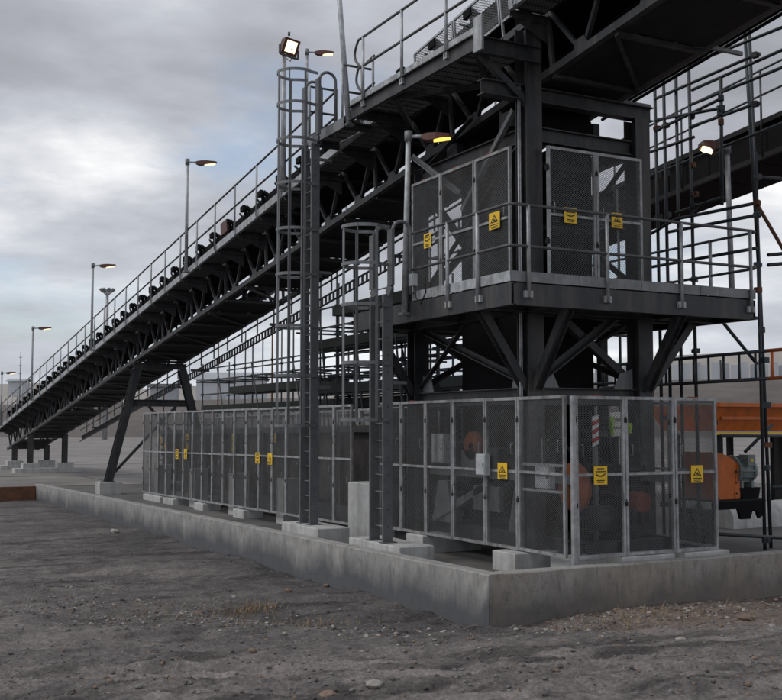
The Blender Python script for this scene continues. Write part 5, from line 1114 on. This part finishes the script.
# shape: arched on the outer side
arch = [(bl[0], DY, bl[2]), (bl[0] + w, DY, bl[2])] + [(bl[0] + w - w * (1 - math.cos(t)) , DY, bl[2] + h * 0.55 + h * 0.45 * math.sin(t)) for t in np.linspace(0, math.pi / 2, 10)]
B().poly(arch, (0, 0.7, 0)).build('shell', 'orange', th)
B().poly([(x if i < 2 else x - 0.0, y - 0.012, z) for i, (x, y, z) in enumerate([(bl[0] + w * 0.78, DY, bl[2] + 0.02), (bl[0] + w - 0.005, DY, bl[2] + 0.02), (bl[0] + w - 0.005, DY, bl[2] + h * 0.56), (bl[0] + w * 0.9, DY, bl[2] + h * 0.78)])], (0, 0.011, 0)).build('flange', 'orange', th)
for k in range(3): B().box((bl[0] + w * 0.86, DY - 0.015, bl[2] + 0.1 + 0.2 * k), (0.03, 0.03, 0.03)).build('bolt', 'steel', th)
p0 = dz_(739, 488); p1 = dz_(757, 450); th = thing('drive_motor', 'grey green electric motor with cooling fins on a black stand', 'motor', (p0[0], DY + 0.1, p0[2] - 0.25))
mw = p1[0] - p0[0]; mh = p1[2] - p0[2]; mc = V((p0[0] + mw * 0.5, DY + 0.1, p0[2] + mh * 0.45))
rm_ = mh * 0.38; xa, xb = p0[0] + 0.02, p0[0] + mw * 0.8
B().tube((xa, mc[1] + 0.1, mc[2]), (xb, mc[1] + 0.1, mc[2]), rm_ * 0.86, 20).build('casing', 'motor', th); B().tube((xb, mc[1] + 0.1, mc[2]), (p0[0] + mw * 1.02, mc[1] + 0.1, mc[2]), rm_ * 0.95, 20, rm_ * 0.8).build('fan_cowl', 'motor', th)
B().tube((xa - 0.04, mc[1] + 0.1, mc[2]), (xa, mc[1] + 0.1, mc[2]), rm_ * 1.08, 20).build('end_shield', 'motor', th)
for k in range(14):
    a_ = 2 * math.pi * k / 14; rv = V((0, math.cos(a_), math.sin(a_))); c_ = V((0, mc[1] + 0.1, mc[2])) + rv * rm_ * 0.92
    B().bar(c_ + V((xa + 0.02, 0, 0)), c_ + V((xb - 0.01, 0, 0)), 0.02, rm_ * 0.24, tuple(rv)).build('fin', 'motor', th)
B().box(((xa + xb) / 2, mc[1] - 0.12, mc[2] + rm_ * 0.75), (mw * 0.4, 0.22, 0.2)).build('terminal_box', 'motor', th); B().box(((xa + xb) / 2, mc[1] - 0.235, mc[2] + rm_ * 0.75), (0.06, 0.008, 0.05)).build('name_plate', 'sign_yellow', th)
for sx in (xa + 0.05, xb - 0.05): B().span((sx - 0.03, mc[1] - 0.12, p0[2] + 0.002), (sx + 0.03, mc[1] + 0.32, mc[2] - rm_ * 0.7)).build('foot', 'motor', th)
B().poly([(p0[0], DY - 0.02, p0[2]), (p0[0] + mw * 1.1, DY - 0.02, p0[2]), (p0[0] + mw * 0.95, DY - 0.02, p0[2] - 0.26), (p0[0] + mw * 0.12, DY - 0.02, p0[2] - 0.26)], (0, 0.6, 0)).build('stand', 'rubber', th)
q0 = dz_(712, 519); q1 = dz_(763, 500)
th = thing('drive_bracket', 'black notched steel bracket carrying the drive cover and motor', 'bracket', (q0[0], DY, q0[2]))
bw_ = q1[0] - q0[0]; zt_ = q1[2]; 
B().poly([(q0[0] + f_ * bw_, DY - 0.05, zt_ - d_) for f_, d_ in ((0, 0), (1, 0), (0.97, 0.26), (0.88, 0.33), (0.84, 0.22), (0.76, 0.16), (0.7, 0.33), (0.52, 0.33), (0.47, 0.14), (0, 0.14))], (0, 0.06, 0)).build('web', 'rubber', th)
B().span((q0[0], DY - 0.05, zt_ + 0.002), (q0[0] + bw_, DY + 0.8, zt_ + 0.03)).build('top_flange', 'steel_dark', th)
B().span((q0[0] - 0.1, DY, slab_z(2.6)), (q0[0] + 0.15, DY + 0.8, zt_ - 0.145)).build('pedestal', 'steel_dark', th)
# orange tipper tray parked beyond, on its own dark frame
o0 = onY(716, 431, 9.0); o1 = onY(716, 405, 9.0)
th = thing('orange_hopper', 'long bright orange steel tray on a dark frame beyond the scaffold', 'hopper', (o0[0] + 2, 10, slab_z(10)))
x0, z0, z1 = o0[0], o0[2], o1[2]
B().add([(x0, 9, z0), (x0 + 7, 9, z0), (x0 + 7, 9 - 0.35, z1), (x0 - 0.25, 9 - 0.35, z1), (x0, 11, z0), (x0 + 7, 11, z0), (x0 + 7, 11.35, z1), (x0 - 0.25, 11.35, z1)], [(0, 1, 2, 3), (7, 6, 5, 4), (0, 3, 7, 4), (1, 5, 6, 2), (0, 4, 5, 1)]).build('tray', 'orange', th)
B().bar((x0 - 0.3, 8.6, z1), (x0 + 7, 8.6, z1), 0.12, 0.1).build('top_rim', 'orange', th); B().bar((x0, 8.82, (z0 + z1) / 2), (x0 + 7, 8.82, (z0 + z1) / 2), 0.08, 0.08).build('side_rib', 'orange', th)
B().bar((x0, 8.95, z0 - 0.07), (x0 + 7, 8.95, z0 - 0.07), 0.1, 0.06).build('skid', 'sign_yellow', th)
for k in range(4):
    B().bar((x0 + 0.3 + 2 * k, 9.2, slab_z(10)), (x0 + 0.3 + 2 * k, 9.2, z0 - 0.1), 0.14, 0.14).build('leg', 'steel_dark', th); B().bar((x0 + 0.3 + 2 * k, 10.8, slab_z(10)), (x0 + 0.3 + 2 * k, 10.8, z0 - 0.1), 0.14, 0.14).build('leg', 'steel_dark', th)
# concrete blocks lying behind
for k, (px0, px1, py0, py1, Y) in enumerate(((722, 790, 528, 506, 5.5), (640, 720, 505, 480, 12.5))):
    a = onZ(px0, py0, slab_z(Y)); hgt = 0.55
    bb = B(); L_ = 4.2; n = 14; rr = random.Random(k)
    pr = [(-0.35, 0), (-0.33, hgt * 0.55), (-0.15, hgt), (0.15, hgt * 0.95), (0.33, hgt * 0.5), (0.35, 0)]
    for i in range(n + 1):
        for (yy, zz) in pr: bb.v.append((a[0] + L_ * i / n, a[1] + yy + rr.uniform(-0.03, 0.03), slab_z(a[1]) + zz * (1 + rr.uniform(-0.08, 0.05))))
    for i in range(n):
        for j in range(5): bb.f.append((i * 6 + j, i * 6 + j + 1, i * 6 + j + 7, i * 6 + j + 6)); bb.sm.append(True)
    bb.f += [tuple(range(6)), tuple(reversed(range(n * 6, n * 6 + 6)))]; bb.sm += [False, False]
    solo(bb, 'concrete_barrier', 'concrete_block', ('low rounded concrete barrier lying behind the drive bracket', 'low rounded concrete barrier lying behind the tower')[k], 'barrier', (a[0] + L_ / 2, a[1], slab_z(a[1])))

# ------------------------------------------------------------------ loose stones and dry grass
def gz(x, y): return float(ground_z(np.array([x]), np.array([y]))[0])
def stone(bb, c, r, rr, flat=0.6):
    t = (1 + 5 ** 0.5) / 2; vs2 = [(-1, t, 0), (1, t, 0), (-1, -t, 0), (1, -t, 0), (0, -1, t), (0, 1, t), (0, -1, -t), (0, 1, -t), (t, 0, -1), (t, 0, 1), (-t, 0, -1), (-t, 0, 1)]
    fs = [(0, 11, 5), (0, 5, 1), (0, 1, 7), (0, 7, 10), (0, 10, 11), (1, 5, 9), (5, 11, 4), (11, 10, 2), (10, 7, 6), (7, 1, 8), (3, 9, 4), (3, 4, 2), (3, 2, 6), (3, 6, 8), (3, 8, 9), (4, 9, 5), (2, 4, 11), (6, 2, 10), (8, 6, 7), (9, 8, 1)]
    a = rr.uniform(0, 6.3); e = rr.uniform(0.6, 1.0); ca, sa = math.cos(a), math.sin(a); v = []
    for x, y, z in vs2:
        k = r / 1.9 * rr.uniform(0.75, 1.2); x, y, z = x * k, y * k * e, z * k * flat; v.append((c[0] + x * ca - y * sa, c[1] + x * sa + y * ca, c[2] + z + r * flat * 0.25))
    bb.add(v, fs, False)
rr = random.Random(5)
def scatter(n, rect, rmin, rmax, mats, name):
    bbs = {m: B() for m in set(mats)}
    for _ in range(n):
        if rect == 'heap': x = rr.uniform(0.2, 5.6); y = -abs(rr.gauss(0, 1.0)) - 0.1
        elif rect == 'patch':
            k = rr.choice(((130, 600, 55, 14), (250, 615, 60, 8), (70, 590, 30, 16), (400, 640, 90, 10), (210, 605, 50, 10))); p_ = onZ(k[0] + rr.gauss(0, k[2]), k[1] + rr.gauss(0, k[3]), -0.5); x, y = p_[0], p_[1]
        else: p_ = onZ(rr.uniform(-60, 850), 505 + 230 * rr.random() ** 0.8, -0.45); x, y = p_[0], p_[1]
        if (x > -0.06 and y > -0.06) or y > 31: continue
        r = rmin + (rmax - rmin) * rr.random() ** 3
        stone(bbs[rr.choice(mats)], (x, y, gz(x, y)), r, rr)
    for m, bb in bbs.items():
        o = bb.build(name, m); tag(o, 'scattered small stones and chips lying on the dirt', 'gravel', kind='stuff')
scatter(5000, 'all', 0.006, 0.035, ['stone_brown', 'dirt', 'dirt', 'dirt', 'dirt', 'stone_grey'], 'gravel')
scatter(2600, 'patch', 0.006, 0.034, ['stone_pale', 'stone_pale', 'stone_brown', 'stone_grey', 'dirt'], 'gravel')
scatter(2500, 'heap', 0.006, 0.045, ['stone_brown', 'stone_grey', 'dirt', 'dirt', 'stone_pale'], 'gravel')
for px, py, r, m, lab in ((374, 683, 0.09, 'stone_pale', 'flat pale rock lying alone on the rutted dirt'), (328, 696, 0.085, 'stone_brown', 'brown rock half sunk in the rutted dirt'), (199, 609, 0.09, 'stone_brown', 'brown stone beside the gravel and dry grass'), (234, 598, 0.08, 'stone_pale', 'pale lump of stone near the bund wall'), (288, 591, 0.08, 'stone_brown', 'dull brown stone near the foot of the bund wall'), (115, 533, 0.16, 'stone_pale', 'pale broken slab lying near the far bund wall'), (326, 587, 0.07, 'stone_brown', 'small dark stone at the foot of the bund wall'), (681, 640, 0.07, 'stone_pale', 'white stone on the spoil heap by the bund return'), (617, 648, 0.08, 'stone_brown', 'long brown stone on the spoil heap'), (745, 618, 0.12, 'stone_brown', 'broad brown stone high on the spoil heap'), (252, 653, 0.06, 'stone_brown', 'small brown stone behind the wheel ruts'), (772, 627, 0.06, 'stone_pale', 'pale stone on the spoil heap near its end')):
    p_ = onZ(px, py, -0.45)
    for _ in range(12): p_ = onZ(px, py, gz(p_[0], p_[1]))
    bb = B(); stone(bb, (0, 0, 0), r, rr, 0.5); o = solo(bb, 'rock', m, lab, 'rock', (0, 0, 0)); o.location = (p_[0], p_[1], gz(p_[0], p_[1]))
def grass(px, py, n, spread, label):
    bb = B(); p_ = onZ(px, py, -0.5)
    for _ in range(12): p_ = onZ(px, py, gz(p_[0], p_[1]))
    for _ in range(n):
        x = p_[0] + rr.gauss(0, spread); y = p_[1] + rr.gauss(0, spread * 0.6); z = gz(x, y) - 0.01; h = rr.uniform(0.04, 0.17); a = rr.uniform(0, 6.3); l = rr.uniform(0.2, 1.0) * h; w = 0.004
        c_, s_2 = math.cos(a), math.sin(a); bb.add([(x - s_2 * w, y + c_ * w, z), (x + s_2 * w, y - c_ * w, z), (x + c_ * l * 0.4 + s_2 * w, y + s_2 * l * 0.4 - c_ * w, z + h * 0.6), (x + c_ * l * 0.4 - s_2 * w, y + s_2 * l * 0.4 + c_ * w, z + h * 0.6), (x + c_ * l, y + s_2 * l, z + h)], [(0, 1, 2, 3), (3, 2, 4)])
    o = bb.build('dry_grass', 'dry_grass'); tag(o, label, 'grass', kind='stuff')
grass(250, 612, 240, 0.25, 'tuft of dry straw coloured grass at the edge of the trench'); grass(150, 612, 90, 0.5, 'thin dry grass among the gravel'); grass(640, 618, 120, 0.6, 'thin dry stems on the spoil heap'); grass(300, 628, 120, 0.4, 'short dry grass along the crest')
